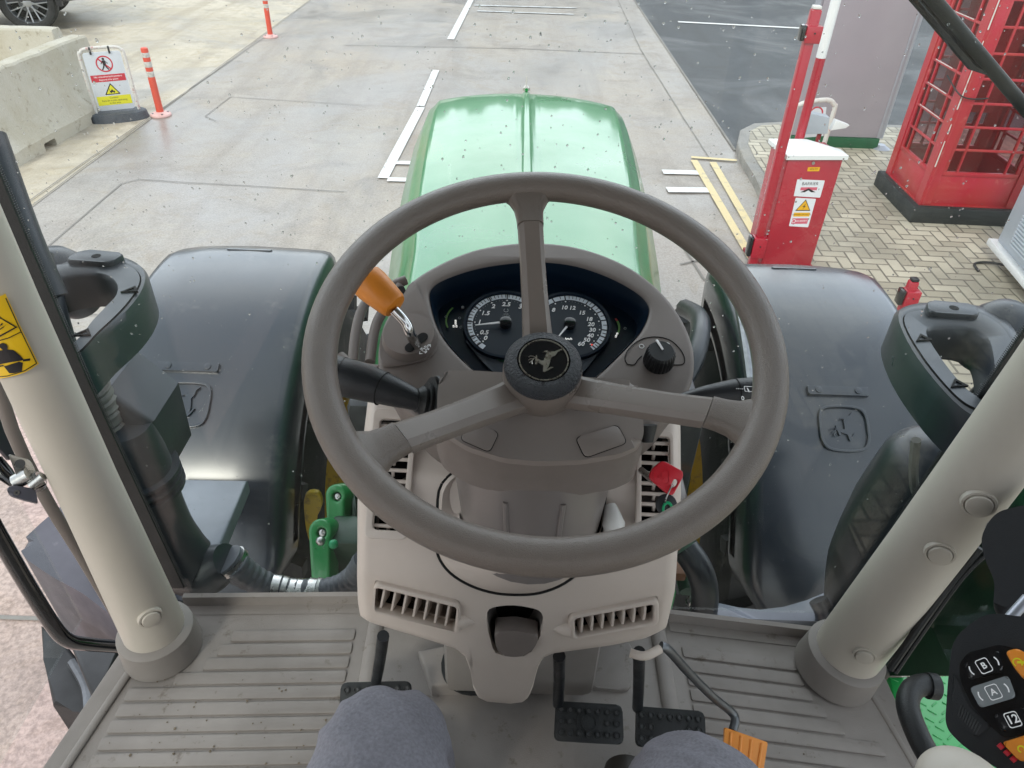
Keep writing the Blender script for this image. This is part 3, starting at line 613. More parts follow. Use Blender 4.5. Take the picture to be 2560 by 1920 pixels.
# --- access barrier cabinet with raised boom
Z0 = .10
def barrier_gate():
    top = 1.0; a, c_ = onz(1972, 392, top), onz(2110, 392, top); u = (c_ - a).normalized(); v = Vector((-u.y, u.x, 0)); wd = (c_ - a).length; dp = .32
    t = empty('barrier_cabinet', (a.x, a.y, Z0), label='red barrier cabinet with white peaked lid and warning stickers, boom raised', cat='barrier gate')
    F = Fr((a.x, a.y, 0), u, v, (0, 0, 1)); S = Fr(a.xyz * 1 - Vector((0, 0, a.z)), u, (0, 0, 1), -v)
    b = B(); b.box((0, 0, Z0), (wd, dp, top), 'red_paint', .008, F); b.box((-.02, -.02, Z0), (wd + .02, dp + .02, Z0 + .03), 'red_dark', .004, F); b.obj('housing', t)
    b = B(); e = .022; z = top; r0 = [F.w(-e, -e, z - .015), F.w(wd + e, -e, z - .015), F.w(wd + e, dp * .35, z - .015), F.w(wd * .62, dp + e, z - .015), F.w(-e, dp + e, z - .015)]
    r1 = [p_ + Vector((0, 0, .03)) for p_ in r0]; cc = F.w(wd * .45, dp * .5, z + .055); r2 = [cc + (p_ - cc) * .30 for p_ in r1]
    for q in r2: q.z = z + .055
    b.loft([r0, r1, r2], 'white_paint'); b.obj('lid', t, 20)
    b = B(); sx = .47 * wd; b.disc((wd * .47, top - .045), .012, 0, .006, 'steel', S, 16); b.obj('lock', t)
    b = B(); b.prism(rrect(wd * .40, top - .105, wd * .62, top - .075, .004), .001, .002, 'sticker_amber', S); b.text('VOLTS', wd * .51, top - .09, .0021, .02, 'ink', S); b.obj('small_sticker', t)
    def sp(x, y): q = onp(x, y, S.o, S.n); return S.uv(x, y)
    q = S.uv; z_ = lambda x, y: S.uv(x, y)
    A = [S.uv(x, y) for x, y in ((1993, 448), (2062, 451), (2050, 494), (1984, 490))]
    b = B(); b.prism(rpoly(A, .006), .0012, .002, 'sticker_white', S); cA = ((A[0][0] + A[2][0]) / 2, (A[0][1] + A[2][1]) / 2); wA = A[1][0] - A[0][0]; hA = A[0][1] - A[3][1]
    b.text('BARRIER', cA[0], cA[1] + hA * .28, .0022, hA * .26, 'ink', S); b.prism([(cA[0] - wA * .3, cA[1] - hA * .1), (cA[0] + wA * .3, cA[1] - hA * .1), (cA[0] + wA * .3, cA[1] + hA * .08), (cA[0] - wA * .3, cA[1] + hA * .08)], .002, .0024, 'sticker_pink', S)
    b.prism([(cA[0] - wA * .28, cA[1] - hA * .22), (cA[0], cA[1] + hA * .02), (cA[0] + wA * .28, cA[1] - hA * .22), (cA[0] + wA * .12, cA[1] - hA * .22), (cA[0], cA[1] - hA * .1), (cA[0] - wA * .12, cA[1] - hA * .22)], .0024, .0028, 'ink', S); b.obj('notice_sticker', t)
    Bq = [S.uv(x, y) for x, y in ((1989, 494), (2040, 497), (2020, 568), (1972, 565))]
    b = B(); b.prism(rpoly(Bq, .006), .0012, .0019, 'sticker_white', S); x0 = (Bq[0][0] + Bq[3][0]) / 2; x1 = (Bq[1][0] + Bq[2][0]) / 2; y1 = Bq[0][1]; y0 = Bq[3][1]; h = y1 - y0; w_ = x1 - x0; mx_ = (x0 + x1) / 2
    b.prism(rpoly([(x0 + .12 * w_, y1 - .46 * h), (x1 - .12 * w_, y1 - .46 * h), (mx_, y1 - .06 * h)], .004), .0019, .0023, 'ink', S); b.prism(rpoly([(x0 + .18 * w_, y1 - .43 * h), (x1 - .18 * w_, y1 - .43 * h), (mx_, y1 - .10 * h)], .003), .0023, .0027, 'sticker_amber', S)
    b.prism([(mx_ + .01, y1 - .20 * h), (mx_ - .012, y1 - .32 * h), (mx_ + .002, y1 - .31 * h), (mx_ - .006, y1 - .41 * h), (mx_ + .014, y1 - .28 * h), (mx_, y1 - .29 * h)], .0027, .003, 'ink', S)
    b.prism([(x0 + .1 * w_, y1 - .66 * h), (x1 - .1 * w_, y1 - .66 * h), (x1 - .1 * w_, y1 - .52 * h), (x0 + .1 * w_, y1 - .52 * h)], .0019, .0023, 'sticker_amber', S); b.text('DANGER 230 VOLTS', mx_, y1 - .59 * h, .0024, h * .07, 'ink', S)
    b.prism([(x0 + .1 * w_, y1 - .92 * h), (x1 - .1 * w_, y1 - .92 * h), (x1 - .1 * w_, y1 - .72 * h), (x0 + .1 * w_, y1 - .72 * h)], .0019, .0023, 'sticker_pink', S); b.text('NO ENTRY', mx_ + .01, y1 - .82 * h, .0024, h * .08, 'print_white', S); b.ring((x0 + .2 * w_, y1 - .82 * h), h * .05, h * .065, .0023, .0027, 'print_white', S, seg=16); b.obj('electrical_warning_sticker', t)
    # raised boom beside the lid
    bp_ = ony(2004, 325, F.w(0, dp + .08).y); bx_, by_ = bp_.x, bp_.y; zr = ony(2036, 144, by_).z; BW = lambda z_: Vector((bx_, by_, z_))
    b = B(); b.tube([BW(.80), BW(zr)], .034, 'red_paint', 20); bo = b.obj('boom', t)
    b = B(); b.tube([BW(zr + .001), BW(zr + .8)], .034, 'white_paint', 20); b.obj('boom_white_section', bo)
    b = B(); b.tube([BW(zr + .801), BW(zr + 2)], .034, 'red_paint', 20); b.obj('boom_red_section', bo)
    b = B(); b.box((bx_ - .06, by_ - .05, .75), (bx_ + .06, by_ + .05, .92), 'white_paint', .01); b.obj('boom_clamp', t)
barrier_gate()
# --- thin red sensor post on the left of the cabinet
def sensor_post(base, h, lab, boxes, cap, green=False, w_=.032):
    x, y, z = base; t = empty('sensor_post', base, label=lab, cat='sensor post', group='red barrier sensor posts'); b = B()
    b.box((x - w_, y - w_, z), (x + w_, y + w_, h), 'red_paint', .01); b.box((x - .06, y - .06, z), (x + .06, y + .06, z + .012), 'red_dark', .003); b.obj('post', t)
    for z0, z1 in boxes:
        b = B(); b.box((x - w_ - .01, y - .05, z0), (x + w_ + .028, y + .03, z1), 'red_paint', .006); b.disc((x + .012, z0 * .4 + z1 * .6), .006, 0, .053, 'ink', Fr((0, y, 0), (1, 0, 0), (0, 0, 1), (0, -1, 0)), 10)
        ho = b.obj('sensor_housing', t); b = B(); b.box((x - w_ - .042, y - .045, z0 + .01), (x - w_ - .011, y + .025, z1 + .004), 'gloss_black', .01); b.obj('lens_cover', ho)
    b = B(); b.box((x - w_ * .8, y - w_ * .8, h + .0005), (x + w_ * .8, y + w_ * .8, h + .02), cap, .004); b.obj('cap', t)
p = onz(1878, 668, .12); px_, py_ = p.x, p.y + .0
h1 = ony(2036, 22, py_).z
sensor_post((px_, py_, Z0), h1, 'tall red post with black sensor boxes left of the barrier cabinet', ((ony(1905, 640, py_).z, ony(1905, 590, py_).z), (ony(2030, 106, py_).z, ony(2030, 62, py_).z)), 'white_plastic')
p = onz(2225, 850, Z0); h2 = ony(2287, 702, p.y).z
sensor_post((p.x, p.y, Z0), h2, 'short red post with black cap and sensor behind the right work light', ((ony(2265, 760, p.y).z, ony(2270, 722, p.y).z),), 'black_plastic', w_=.028)
# --- totem sign
def totem():
    Y = 8.15; x0, x1 = 2.95, 4.0; t = empty('totem_sign', ((x0 + x1) / 2, Y, Z0), label='tall plain grey totem panel with silver edge and green base on the island', cat='totem sign')
    b = B(); b.box((x0 + .03, Y, Z0 + .12), (x1 - .055, Y + .18, 3.4), 'totem_grey', .004); b.obj('panel', t)
    b = B(); b.tube([(x1 - .02, Y + .03, Z0 + .12), (x1 - .02, Y + .03, 3.42)], .045, 'alu', 20); b.box((x1 - .052, Y + .02, Z0 + .12), (x1 + .02, Y + .16, 3.42), 'alu', .01); b.obj('edge_profile', t)
    b = B(); b.box((x0, Y + .0, Z0 + .12), (x0 + .027, Y + .16, 3.42), 'alu', .006); b.obj('edge_strip', t)
    b = B(); b.box((x0 + .01, Y - .02, Z0), (x1 - .02, Y + .20, Z0 + .117), 'base_green', .008); b.obj('base', t)
    b = B(); b.lathe([(0, .05), (.045, .045), (.06, .03), (.10, .012), (.11, 0)], 'alu', Fr((x1 + .03, Y + .02, Z0), (1, 0, 0), (0, 1, 0), (0, 0, 1)), 24); b.obj('foot', t)
totem()
# --- tubular sign behind the cabinet
def tube_sign():
    Y = 7.0; q = lambda x, y: ony(x, y, Y); t = empty('folding_sign', (q(2030, 350).x, Y, Z0), label='white tubular frame sign board standing behind the barrier cabinet', cat='sign')
    b = B(); pts = [q(1972, 345), q(1985, 285), q(2000, 262), q(2030, 254), q(2070, 250), q(2085, 262), q(2083, 285), q(2062, 345)]
    pts = [Vector((pts[0].x, Y, Z0))] + pts[1:-1] + [Vector((pts[-1].x + .0, Y, Z0))]
    b.tube(pts, .022, 'white_worn', 12, 4); b.obj('frame', t)
    b = B(); c = [q(1998, 345), q(2008, 272), q(2066, 268), q(2058, 340)]; b.prism([(p_.x, p_.z) for p_ in c], -.004, .004, 'sign_panel', Fr((0, Y, 0), (1, 0, 0), (0, 0, 1), (0, -1, 0)), .001); b.obj('panel', t)
    b = B(); p_ = q(2040, 283); b.ring((p_.x, p_.z), .05, .062, .005, .007, 'sign_red', Fr((0, Y, 0), (1, 0, 0), (0, 0, 1), (0, -1, 0))); b.obj('prohibition_symbol', t)
    t2 = empty('control_box', (q(2040, 300).x, Y - .5, 0), label='pale grey box with white triangular flap above the cabinet lid', cat='control box')
    Y2 = Y - .5; q2 = lambda x, y: ony(x, y, Y2); F2 = Fr((0, Y2, 0), (1, 0, 0), (0, 0, 1), (0, -1, 0))
    b = B(); c = [q2(2006, 332), q2(2012, 276), q2(2070, 290), q2(2064, 330)]; b.prism([(p_.x, p_.z) for p_ in c], -.05, .05, 'louvre_grey', F2, .006); b.obj('box', t2)
    b = B(); c = [q2(2074, 324), q2(2088, 298), q2(2121, 311), q2(2112, 318)]; b.prism([(p_.x, p_.z) for p_ in c], -.03, .03, 'white_paint', F2, .004); b.obj('flap', t2)
    b = B(); x_ = q2(2050, 330).x; b.tube([(x_, Y2, Z0), (x_, Y2, q2(2050, 325).z)], .02, 'red_dark', 10); b.obj('stand', t2)
tube_sign()
# --- red telephone box
def phone_box():
    C0 = Vector((3.56, 6.20, Z0)); W = .86; ang = R(-1.5); u = Vector((math.cos(ang), math.sin(ang), 0)); v = Vector((-u.y, u.x, 0))
    t = empty('telephone_box', tuple(C0), label='red telephone box with worn white edges on a black plinth', cat='telephone box')
    D = .80; F = Fr(C0, u, v, (0, 0, 1))
    b = B(); b.box((-.055, -.055, 0), (W + .055, D + .055, .15), 'plinth_black', .012, F); b.box((0, 0, .13), (W, D, .16), 'box_red', .0, F); b.obj('plinth', t)
    b = B(); H = 2.05
    for x in (0, W): 
        for y in (0, D):
            sx, sy = (1 if x == 0 else -1), (1 if y == 0 else -1)
            b.prism([(x, y), (x + sx * .10, y), (x + sx * .10, y + sy * .022), (x + sx * .035, y + sy * .022), (x + sx * .022, y + sy * .035), (x + sx * .022, y + sy * .10), (x, y + sy * .10)], .155, H, 'box_red', F, .004)
            b.tube([F.w(x + sx * .03, y + sy * .002, .16), F.w(x + sx * .03, y + sy * .002, H)], .010, 'box_red', 8)
    b.box((0, 0, H), (W, D, H + .34), 'box_red', .01, F); rings = []
    for k in range(6): a = k / 5 * math.pi / 2; r_ = math.cos(a); rings.append([F.w(W / 2 + sx * W / 2 * max(.05, r_), D / 2 + sy * D / 2 * max(.05, r_), H + .34 + .2 * math.sin(a)) for sx, sy in ((-1, -1), (1, -1), (1, 1), (-1, 1))])
    b.loft(rings, 'box_red'); b.obj('body', t)
    for s_, o_, uu, nn, ln in (('front', F.w(0, 0), u, -v, W), ('left', F.w(0, D), -v, -u, D), ('back', F.w(W, D), -u, v, W), ('right', F.w(W, 0), v, u, D)):
        S = Fr(o_, uu, (0, 0, 1), nn); b = B()
        b.box((.10, .155, -.045), (ln - .10, .42, -.012), 'box_red', .006, S)         # lower panel
        b.box((.105, .42, -.040), (ln - .105, .455, -.004), 'box_red', .005, S); b.box((.10, 1.98, -.045), (ln - .10, H, -.012), 'box_red', .004, S)
        x0, x1 = .10, ln - .10; b.box((x0, .45, -.04), (x0 + .035, 1.99, -.008), 'box_red', .005, S); b.box((x1 - .035, .45, -.04), (x1, 1.99, -.008), 'box_red', .005, S)
        rows = 8; zz = [.455 + (1.98 - .455) * k / rows for k in range(rows + 1)]
        for z in zz[1:-1]: b.box((x0 + .03, z - .010, -.034), (x1 - .03, z + .010, -.010), 'box_red', .004, S, 1)
        for x in (x0 + .035 + (x1 - x0) * .14, x1 - .035 - (x1 - x0) * .14): b.box((x - .009, .45, -.036), (x + .009, 1.985, -.0085), 'box_red', .003, S, 1)
        if s_ == 'left':
            for k, z in enumerate(zz[2:-1]): b.box((x0 + .08, z + .006, -.012), (x1 - .10 - .05 * (k % 3), z + .0125, -.0085), 'white_worn', 0, S)
        pn = b.obj('door' if s_ == 'front' else 'window_side', t)
        b = B(); b.box((x0 + .03, .46, -.027), (x1 - .03, 1.975, -.023), 'pane_dirty', 0, S); b.obj('pane', pn)
    b = B(); b.box((.025, .025, H - .001), (W - .025, D - .025, H + .003), 'red_dark', 0, F); b.box((.2, D - .20, .8), (.66, D - .06, 1.9), 'box_red', .01, F); b.box((.08, .08, .155), (W - .08, D - .08, .165), 'red_dark', 0, F); b.obj('interior', t)
    b = B(); S = Fr(F.w(0, 0), u, (0, 0, 1), -v); b.box((.10, H + .07, .001), (W - .10, H + .22, .008), 'white_paint', .004, S); b.text('TELEPHONE', W / 2, H + .145, .009, .12, 'ink', S); b.obj('name_panel', t)
    b = B()
    for z0, z1 in ((.5, .72), (.78, .86), (.98, 1.3), (1.34, 1.5), (1.58, 1.95)): b.tube([F.w(.012, -.004, z0), F.w(.012, -.004, z1)], [.006, .004], 'white_worn', 6)
    b.obj('worn_paint', t); b = B(); b.tube([F.w(-.01, .30, 1.17), F.w(-.02, -.01, 1.10), F.w(.10, -.015, 1.07), F.w(.22, -.01, 1.08)], .006, 'plinth_black', 6, 5); b.obj('cable', t)
phone_box()
# --- louvred cabinet at the right edge
def louvre_cabinet():
    a, c_ = onz(2484, 606, .24), onz(2575, 712, .24); u = (c_ - a).normalized(); v = Vector((-u.y, u.x, 0)) * (1 if u.x * 0 - u.y * 1 > 0 else 1)
    if v.x < 0: v = -v
    t = empty('utility_cabinet', (a.x, a.y, Z0), label='pale grey utility cabinet with louvred side, raised on timber beside the telephone box', cat='cabinet')
    F = Fr((a.x, a.y, 0), u, v, (0, 0, 1)); ln = 1.3; b = B(); b.box((0, .02, .26), (ln, .9, 1.75), 'louvre_grey', .01, F); b.obj('housing', t)
    b = B(); b.box((-.05, -.03, .20), (ln + .05, .95, .257), 'white_paint', .01, F); b.obj('base_flange', t)
    S = Fr((a.x, a.y, 0) + Vector((0, 0, 0)) if False else Vector((a.x, a.y, 0)), u, (0, 0, 1), -v); b = B()
    for k in range(48): z = .36 + k * .026; b.prism([(.02, z), (.045, z + .0), (.045, z + .010), (.02, z + .02)], -.9, -.0, 'louvre_grey', Fr(Vector((a.x, a.y, 0)) + u * (ln - .10), -v, (0, 0, 1), u))
    b.obj('louvres', t)
    b = B(); b.box((.1, .1, Z0), (ln - .1, .25, .198), 'timber', .006, F); b.box((.1, .6, Z0), (ln - .1, .75, .198), 'timber', .006, F); b.obj('timber_bearers', t)
    b = B(); b.tube([F.w(.30, .12, .17), F.w(.2, -.02, .15), F.w(.13, -.08, .118), F.w(.18, -.16, .118), F.w(.3, -.17, .118)], .010, 'rubber', 8, 5); b.obj('cable', t)
louvre_cabinet()
# ================================================================ TRACTOR
T = empty('tractor', (0, 1.0, 0), label='green tractor seen from its driving seat with brown steering wheel and beige cab trim', cat='tractor')
def lerp(x, tab):
    for (a, va), (b, vb) in zip(tab, tab[1:]):
        if x <= b: t = max(0, (x - a) / (b - a)); return va + (vb - va) * t
    return tab[-1][1]
# ---- bonnet
HW = [(1.0, .235), (1.46, .254), (1.77, .283), (2.2, .312), (2.6, .333), (3.0, .345), (3.12, .335), (3.2, .30), (3.24, .27)]
HZ = [(1.0, 2.035), (2.0, 2.015), (2.7, 1.985), (2.9, 1.965), (3.02, 1.935), (3.11, 1.885), (3.17, 1.81), (3.21, 1.70), (3.24, 1.5)]
def hood():
    ys = [1.02, 1.1, 1.3, 1.5, 1.7, 1.9, 2.1, 2.3, 2.5, 2.65, 2.78, 2.87, 2.94, 3.0, 3.05, 3.09, 3.13, 3.16, 3.19, 3.215, 3.24]
    half = [(0, .0), (.012, 0), (.02, -.001), (.03, -.006), (.25, -.006), (.5, -.009), (.75, -.015), (.9, -.023), (.97, -.030), (1.0, -.040)]
    rings = []
    for y in ys:
        w_, z = lerp(y, HW), lerp(y, HZ) + .012; fr = max(0, (y - 2.8) / .44)
        h = [(.012 * 0, 0), (.006, 0), (.011, -.002), (.016, -.008)] + [(w_ * f, -.008 - .034 * f ** 2.4) for f in (.15, .35, .55, .72, .86, .94, .98)] + [(w_, -.046), (w_ + .004, -.052), (w_ + .022, -.068), (w_ + .03, -.075), (w_ + .033, -.082), (w_ + .05 + .02 * (1 - fr), -.16), (w_ + .06 + .03 * (1 - fr), -.27), (w_ + .06 + .035 * (1 - fr), -.42), (w_ + .05, -.60)]
        pr = [(-x, dz) for x, dz in reversed(h[1:])] + h
        rings.append([Vector((x, y - fr * fr * .10 * (abs(x) / .34) ** 2 * (1 if abs(x) < w_ * 1.01 else 1), max(z + dz, 1.2) if y > 3.15 else z + dz)) for x, dz in pr])
    b = B(); b.loft(rings, 'green_paint', False, False)
    # blunt front closing face
    b.raw(rings[-1], [tuple(range(len(rings[-1])))], 'green_paint')
    o = b.obj('bonnet', T, 50, recalc=True)
    b = B(); b.tube([(0, 2.95, 1.972), (0, 3.03, 1.945), (0, 3.12, 1.89), (0, 3.15, 1.86)], [.006, .008, .008, .004], 'green_paint', 10, 3)
    F = frame_to((0, 3.04, 1.955), (0, .2, .98)); b.lathe([(.013, -.01), (.014, 0), (.010, .006), (.004, .012), (.003, .03), (.001, .045)], 'silver', F, 16); b.obj('badge_ornament', o)
    b = B(); b.box((-.24, 3.2, 1.25), (.24, 3.28, 1.62), 'black_plastic', .03); b.obj('grille', o)
    for s_ in (-1, 1):
        b = B(); b.box((s_ * .17 - .07, 3.2, 1.64), (s_ * .17 + .07, 3.26, 1.74), 'glass_side', .02); b.obj('headlight', o)
    b = B(); b.box((-.30, .93, 1.55), (.30, 1.06, 2.00), 'black_plastic', .02); b.obj('firewall_seal', o)
hood()
# ---- chassis and engine mass
b = B(); b.box((-.20, .9, .75), (.20, 2.9, 1.66), 'engine', .02); b.box((-.27, 1.0, 1.0), (.27, 1.7, 1.5), 'engine', .03)
for k in range(16):
    s_ = -1 if k % 2 else 1; y = 1.05 + .11 * k; z = 1.05 + .35 * random.random(); b.tube([(s_ * .22, y, z), (s_ * .34, y + .05, z + .04), (s_ * .36, y + .2, z - .1)], .018 + .012 * random.random(), 'engine' if k % 3 else 'steel_dark', 10, 4)
for k in range(14):
    s_ = -1 if k % 2 else 1; x = s_ * (.26 + .1 * random.random()); y = 1.0 + random.random() * 1.1; z = 1.0 + random.random() * .4; b.box((x - .05, y - .06, z - .05), (x + .05, y + .06, z + .04), 'engine', .012)
b.obj('engine', T)
b = B(); b.box((-.62, 1.92, .62), (.62, 2.2, .80), 'green_dark', .04); b.box((-.30, 1.3, .70), (.30, 2.7, 1.0), 'green_dark', .04); b.obj('front_axle', T)
b = B()
for s_ in (-1, 1):
    b.box((s_ * .40 - .05, 1.25, .95), (s_ * .40 + .05, 1.75, 1.12), 'green_part', .02); b.tube([(s_ * .34, 1.6, 1.25), (s_ * .42, 1.5, 1.28), (s_ * .46, 1.2, 1.2)], .03, 'green_dark', 10, 4)
    b.box((s_ * .36 - .06, 1.32, 1.28), (s_ * .36 + .06, 1.5, 1.36), 'green_part', .02)
b.obj('side_frame', T)
b = B(); b.box((.34, 1.15, 1.30), (.42, 1.24, 1.33), 'rust', .006); b.ball((.36, 1.10, 1.30), .016, 'steel', 2); b.ball((.43, 1.10, 1.29), .016, 'steel', 2); b.ball((.40, 1.35, 1.45), .018, 'steel', 2); b.tube([(.34, 1.42, 1.5), (.36, 1.38, 1.53)], .012, 'sticker_yellow', 8); b.obj('hydraulic_fitting', T)
# ---- loader clevis hooks
def clevis(cx_, cy_, ln, sc, lean, Y):
    o_ = ony(cx_, cy_, Y); N_ = (CAM - o_).normalized(); F = frame_to(o_, (N_.x * .4 - .25, N_.y, N_.z * .8)); s_ = sc
    out_, hole = [], []
    for k in range(13): a = R(200 - 220 * k / 12); out_.append((s_ * math.cos(a), s_ * math.sin(a)))
    out_ += [(s_ * (1.0 + lean), -ln), (s_ * (-.5 + lean), -ln)]
    hole = [(s_ * .42 * math.cos(2 * math.pi * k / 16) + s_ * .12, s_ * .42 * math.sin(2 * math.pi * k / 16) - s_ * .1) for k in range(16)]
    b = B(); b.plate(out_, [hole], -.03, .03, 'green_part', F, .006); o = b.obj('clevis', T); b = B(); b.disc((s_ * .12, -s_ * .1), s_ * .3, -.03, .024, 'steel', F, 16, .003); b.obj('pin', o)
clevis(850, 1236, .17, .029, 1.0, 1.36); clevis(812, 1326, .16, .031, 1.0, 1.24)
b = B(); p_ = ony(845, 1385, 1.2); b.box((p_.x - .03, 1.2, p_.z - .12), (p_.x + .14, 1.3, p_.z + .04), 'green_dark', .015); b.ball((p_.x - .03, 1.18, p_.z + .07), .012, 'steel', 2); b.ball((p_.x + .0, 1.18, p_.z + .06), .012, 'tag_green', 2); b.obj('coupler_block', T)
# ---- front wheels
WY, WZ = 2.06, .72
def wheel(s_):
    F = Fr((s_ * .90, WY, WZ), (0, 1, 0), (0, 0, 1), (1, 0, 0)); b = B(); hw = .26
    b.lathe([(.36, -hw + .05), (.40, -hw), (.60, -hw - .01), (.665, -hw + .03), (.68, 0), (.665, hw - .03), (.60, hw + .01), (.40, hw), (.36, hw - .05)], 'tyre', F, 48)
    for k in range(36):
        a = 2 * math.pi * (k // 2) / 18 + (k % 2) * math.pi / 18; sd_ = 1 if k % 2 else -1; c, q = math.cos(a), math.sin(a)
        c2, q2 = math.cos(a + .16), math.sin(a + .16); v = []
        for (cc, qq, n_) in ((c, q, .0), (c2, q2, sd_ * (hw + .012))):
            for r_ in (.66, .715):
                for w_ in (-.022, .022): v.append(F.w(r_ * cc - w_ * qq, r_ * qq + w_ * cc, n_))
        b.raw(v, [(0, 1, 3, 2), (4, 6, 7, 5), (0, 2, 6, 4), (1, 5, 7, 3), (2, 3, 7, 6), (0, 4, 5, 1)], 'tyre')
    w_ = b.obj('wheel', T)
    b = B(); i_ = -s_
    b.lathe([(.38, i_ * .22), (.365, i_ * .215), (.35, i_ * .20), (.34, i_ * .06), (.25, i_ * .0), (.12, -i_ * .02), (0, -i_ * .02)], 'yellow_rim', F, 40); b.lathe([(.38, -i_ * .22), (.35, -i_ * .2), (.34, i_ * .06)], 'yellow_rim', F, 40); b.obj('rim', w_)
wheel(-1); wheel(1)
b = B()
# flat yellow crescent standing in for the wheel rim beside the left hooks
P = [ony(x, y, 1.5) for x, y in ((763, 1238), (795, 1232), (806, 1262), (790, 1300), (800, 1345), (818, 1370), (806, 1386), (788, 1378), (770, 1340), (762, 1290))]; F = Fr((0, 1.5, 0), (1, 0, 0), (0, 0, 1), (0, -1, 0))
b.prism(sm2([(p.x, p.z) for p in P], 3), -.012, .002, 'yellow_rim', F, .004); b.obj('rim_crescent', T)
# ---- front mudguards
FR = .92
def fpt(side, a, x, r=FR): return Vector((side * .90 + x, WY + r * math.cos(a), WZ + r * math.sin(a)))
def fhit(x, y, side):
    w_ = ray(x, y); o_ = CAM - Vector((0, WY, WZ)); A = w_.y ** 2 + w_.z ** 2; Bq = o_.y * w_.y + o_.z * w_.z; C = o_.y ** 2 + o_.z ** 2 - FR ** 2; t = (-Bq - math.sqrt(Bq * Bq - A * C)) / A; return CAM + w_ * t
def mudguard(side):
    rings = []; n_ = 30
    for i in range(n_ + 1):
        t = i / n_; a = R(77 + (157 - 77) * t)
        hw_o = .275 - .11 * max(0, 1 - t / .10) ** 1.6 - .05 * max(0, (t - .9) / .1) ** 2; hw_i = .275 - .012 * max(0, 1 - t / .04) - .05 * max(0, (t - .9) / .1) ** 2
        dr = -.035 * max(0, 1 - t / .045) ** 1.5
        row = []
        for f, d in ((-1.0, -.16), (-1.0, -.10), (-.995, -.05), (-.975, -.022), (-.93, -.006), (-.85, 0), (-.5, .005), (0, .008), (.5, .005), (.85, 0), (.93, -.006), (.975, -.022), (.995, -.05), (1.0, -.09)):
            hw = hw_i if f < 0 else hw_o; x = -side * (-f) * hw * -1
            # f<0 is the side towards the bonnet
            row.append(fpt(side, a, side * f * hw, FR + d * (1 if f > 0 else 1) + dr * (1 - .0 * f)))
        rings.append(row)
    b = B(); v = [p for r_ in rings for p in r_]; k = len(rings[0])
    b.grid(rings, 'fender')
    # underside skin
    inn_ = [[Vector((p.x, WY + (p.y - WY) * .985, WZ + (p.z - WZ) * .985)) for p in r_] for r_ in rings]; b.grid([list(reversed(r_)) for r_ in inn_], 'fender')
    b.loft([rings[0], inn_[0]], 'fender', False, False); b.loft([rings[-1], inn_[-1]], 'fender', False, False)
    o = b.obj('mudguard', T, 60, recalc=False)
    # front rib, part-number bar, embossed badge
    a = R(83); b = B(); C = fpt(side, a, .0, FR + .004); F = Fr(C, (1, 0, 0), (0, math.sin(a), -math.cos(a)), (0, math.cos(a), math.sin(a))); b.prism(rrect(-.075, -.006, .075, .006, .005), -.004, .006, 'fender', F, .004); b.obj('front_rib', o)
    bc, ec = ((475, 922), (466, 1013)) if side < 0 else ((2090, 982), (2106, 1073))
    H = fhit(*bc, side); nn = Vector((0, H.y - WY, H.z - WZ)).normalized(); F = frame_to(H + nn * .004, nn, (0, 1, 0)); F = Fr(H + nn * .009, (1, 0, 0), nn.cross(Vector((1, 0, 0))), nn)
    b = B(); b.prism(rrect(-.085, -.014, .085, .014, .004), -.004, .008, 'fender', F, .002)
    for x in (-.055, .055): b.disc((x, 0), .010, .007, .011, 'fender', F, 14, .001)
    b.obj('raised_bar', o)
    H = fhit(*ec, side); nn = Vector((0, H.y - WY, H.z - WZ)).normalized(); F = Fr(H + nn * .009, (1, 0, 0), nn.cross(Vector((1, 0, 0))), nn); b = B(); s_ = .066
    sq = sm2([(-1, -.55), (-1.04, 0), (-1, .6), (-.75, .92), (0, 1.0), (.75, .92), (1, .6), (1.04, 0), (1, -.55), (.75, -.92), (0, -1.02), (-.75, -.92)], 4)
    b.plate([(x * s_, y * s_) for x, y in sq], [[(x * s_ * .90, y * s_ * .90) for x, y in sq]], -.002, .005, 'fender', F, .0015)
    deer(b, F, (0, 0), s_ * .95, -.001, .005, 'fender', .35); b.obj('embossed_badge', o)
mudguard(-1); mudguard(1)
# bracing brackets behind the right mudguard
b = B(); b.tube([ony(1712, 770, 2.1), ony(1750, 800, 1.9), ony(1740, 880, 1.7), ony(1700, 960, 1.6)], .03, 'duct', 10, 5); b.tube([ony(1840, 735, 2.0), ony(1860, 850, 1.7), ony(1875, 960, 1.5)], .012, 'steel_dark', 8, 4); b.obj('mudguard_bracket', T)
# ---- outside panels below the windscreen
def plate_z(name, pts, z, th, m, bev=.006):
    b = B(); P = [onz(x, y, z) for x, y in pts]; b.prism([(p.x, p.y) for p in P], z - th, z, m, WF, bev); return b.obj(name, T)
plate_z('battery_cover', [(400, 1196), (618, 1200), (546, 1372), (420, 1380)], 1.42, .04, 'grey_plate')
P = [onz(x, y, 1.34) for x, y in ((1752, 1496), (1790, 1506), (1845, 1521), (1900, 1527), (1960, 1520), (2015, 1501), (2070, 1476), (2075, 1640), (1750, 1620))]; b = B(); b.prism([(p.x, p.y) for p in P], 1.31, 1.34, 'grey_plate', WF, .003); b.obj('exhaust_shelf', T)
b = B(); b.box((-.9, .9, 1.0), (-.28, 1.05, 1.05), 'engine', .01); b.obj('cab_crossmember', T); b = B(); b.box((.25, .9, .95), (.9, 1.05, 1.0), 'engine', .01); b.obj('cab_crossmember', T)
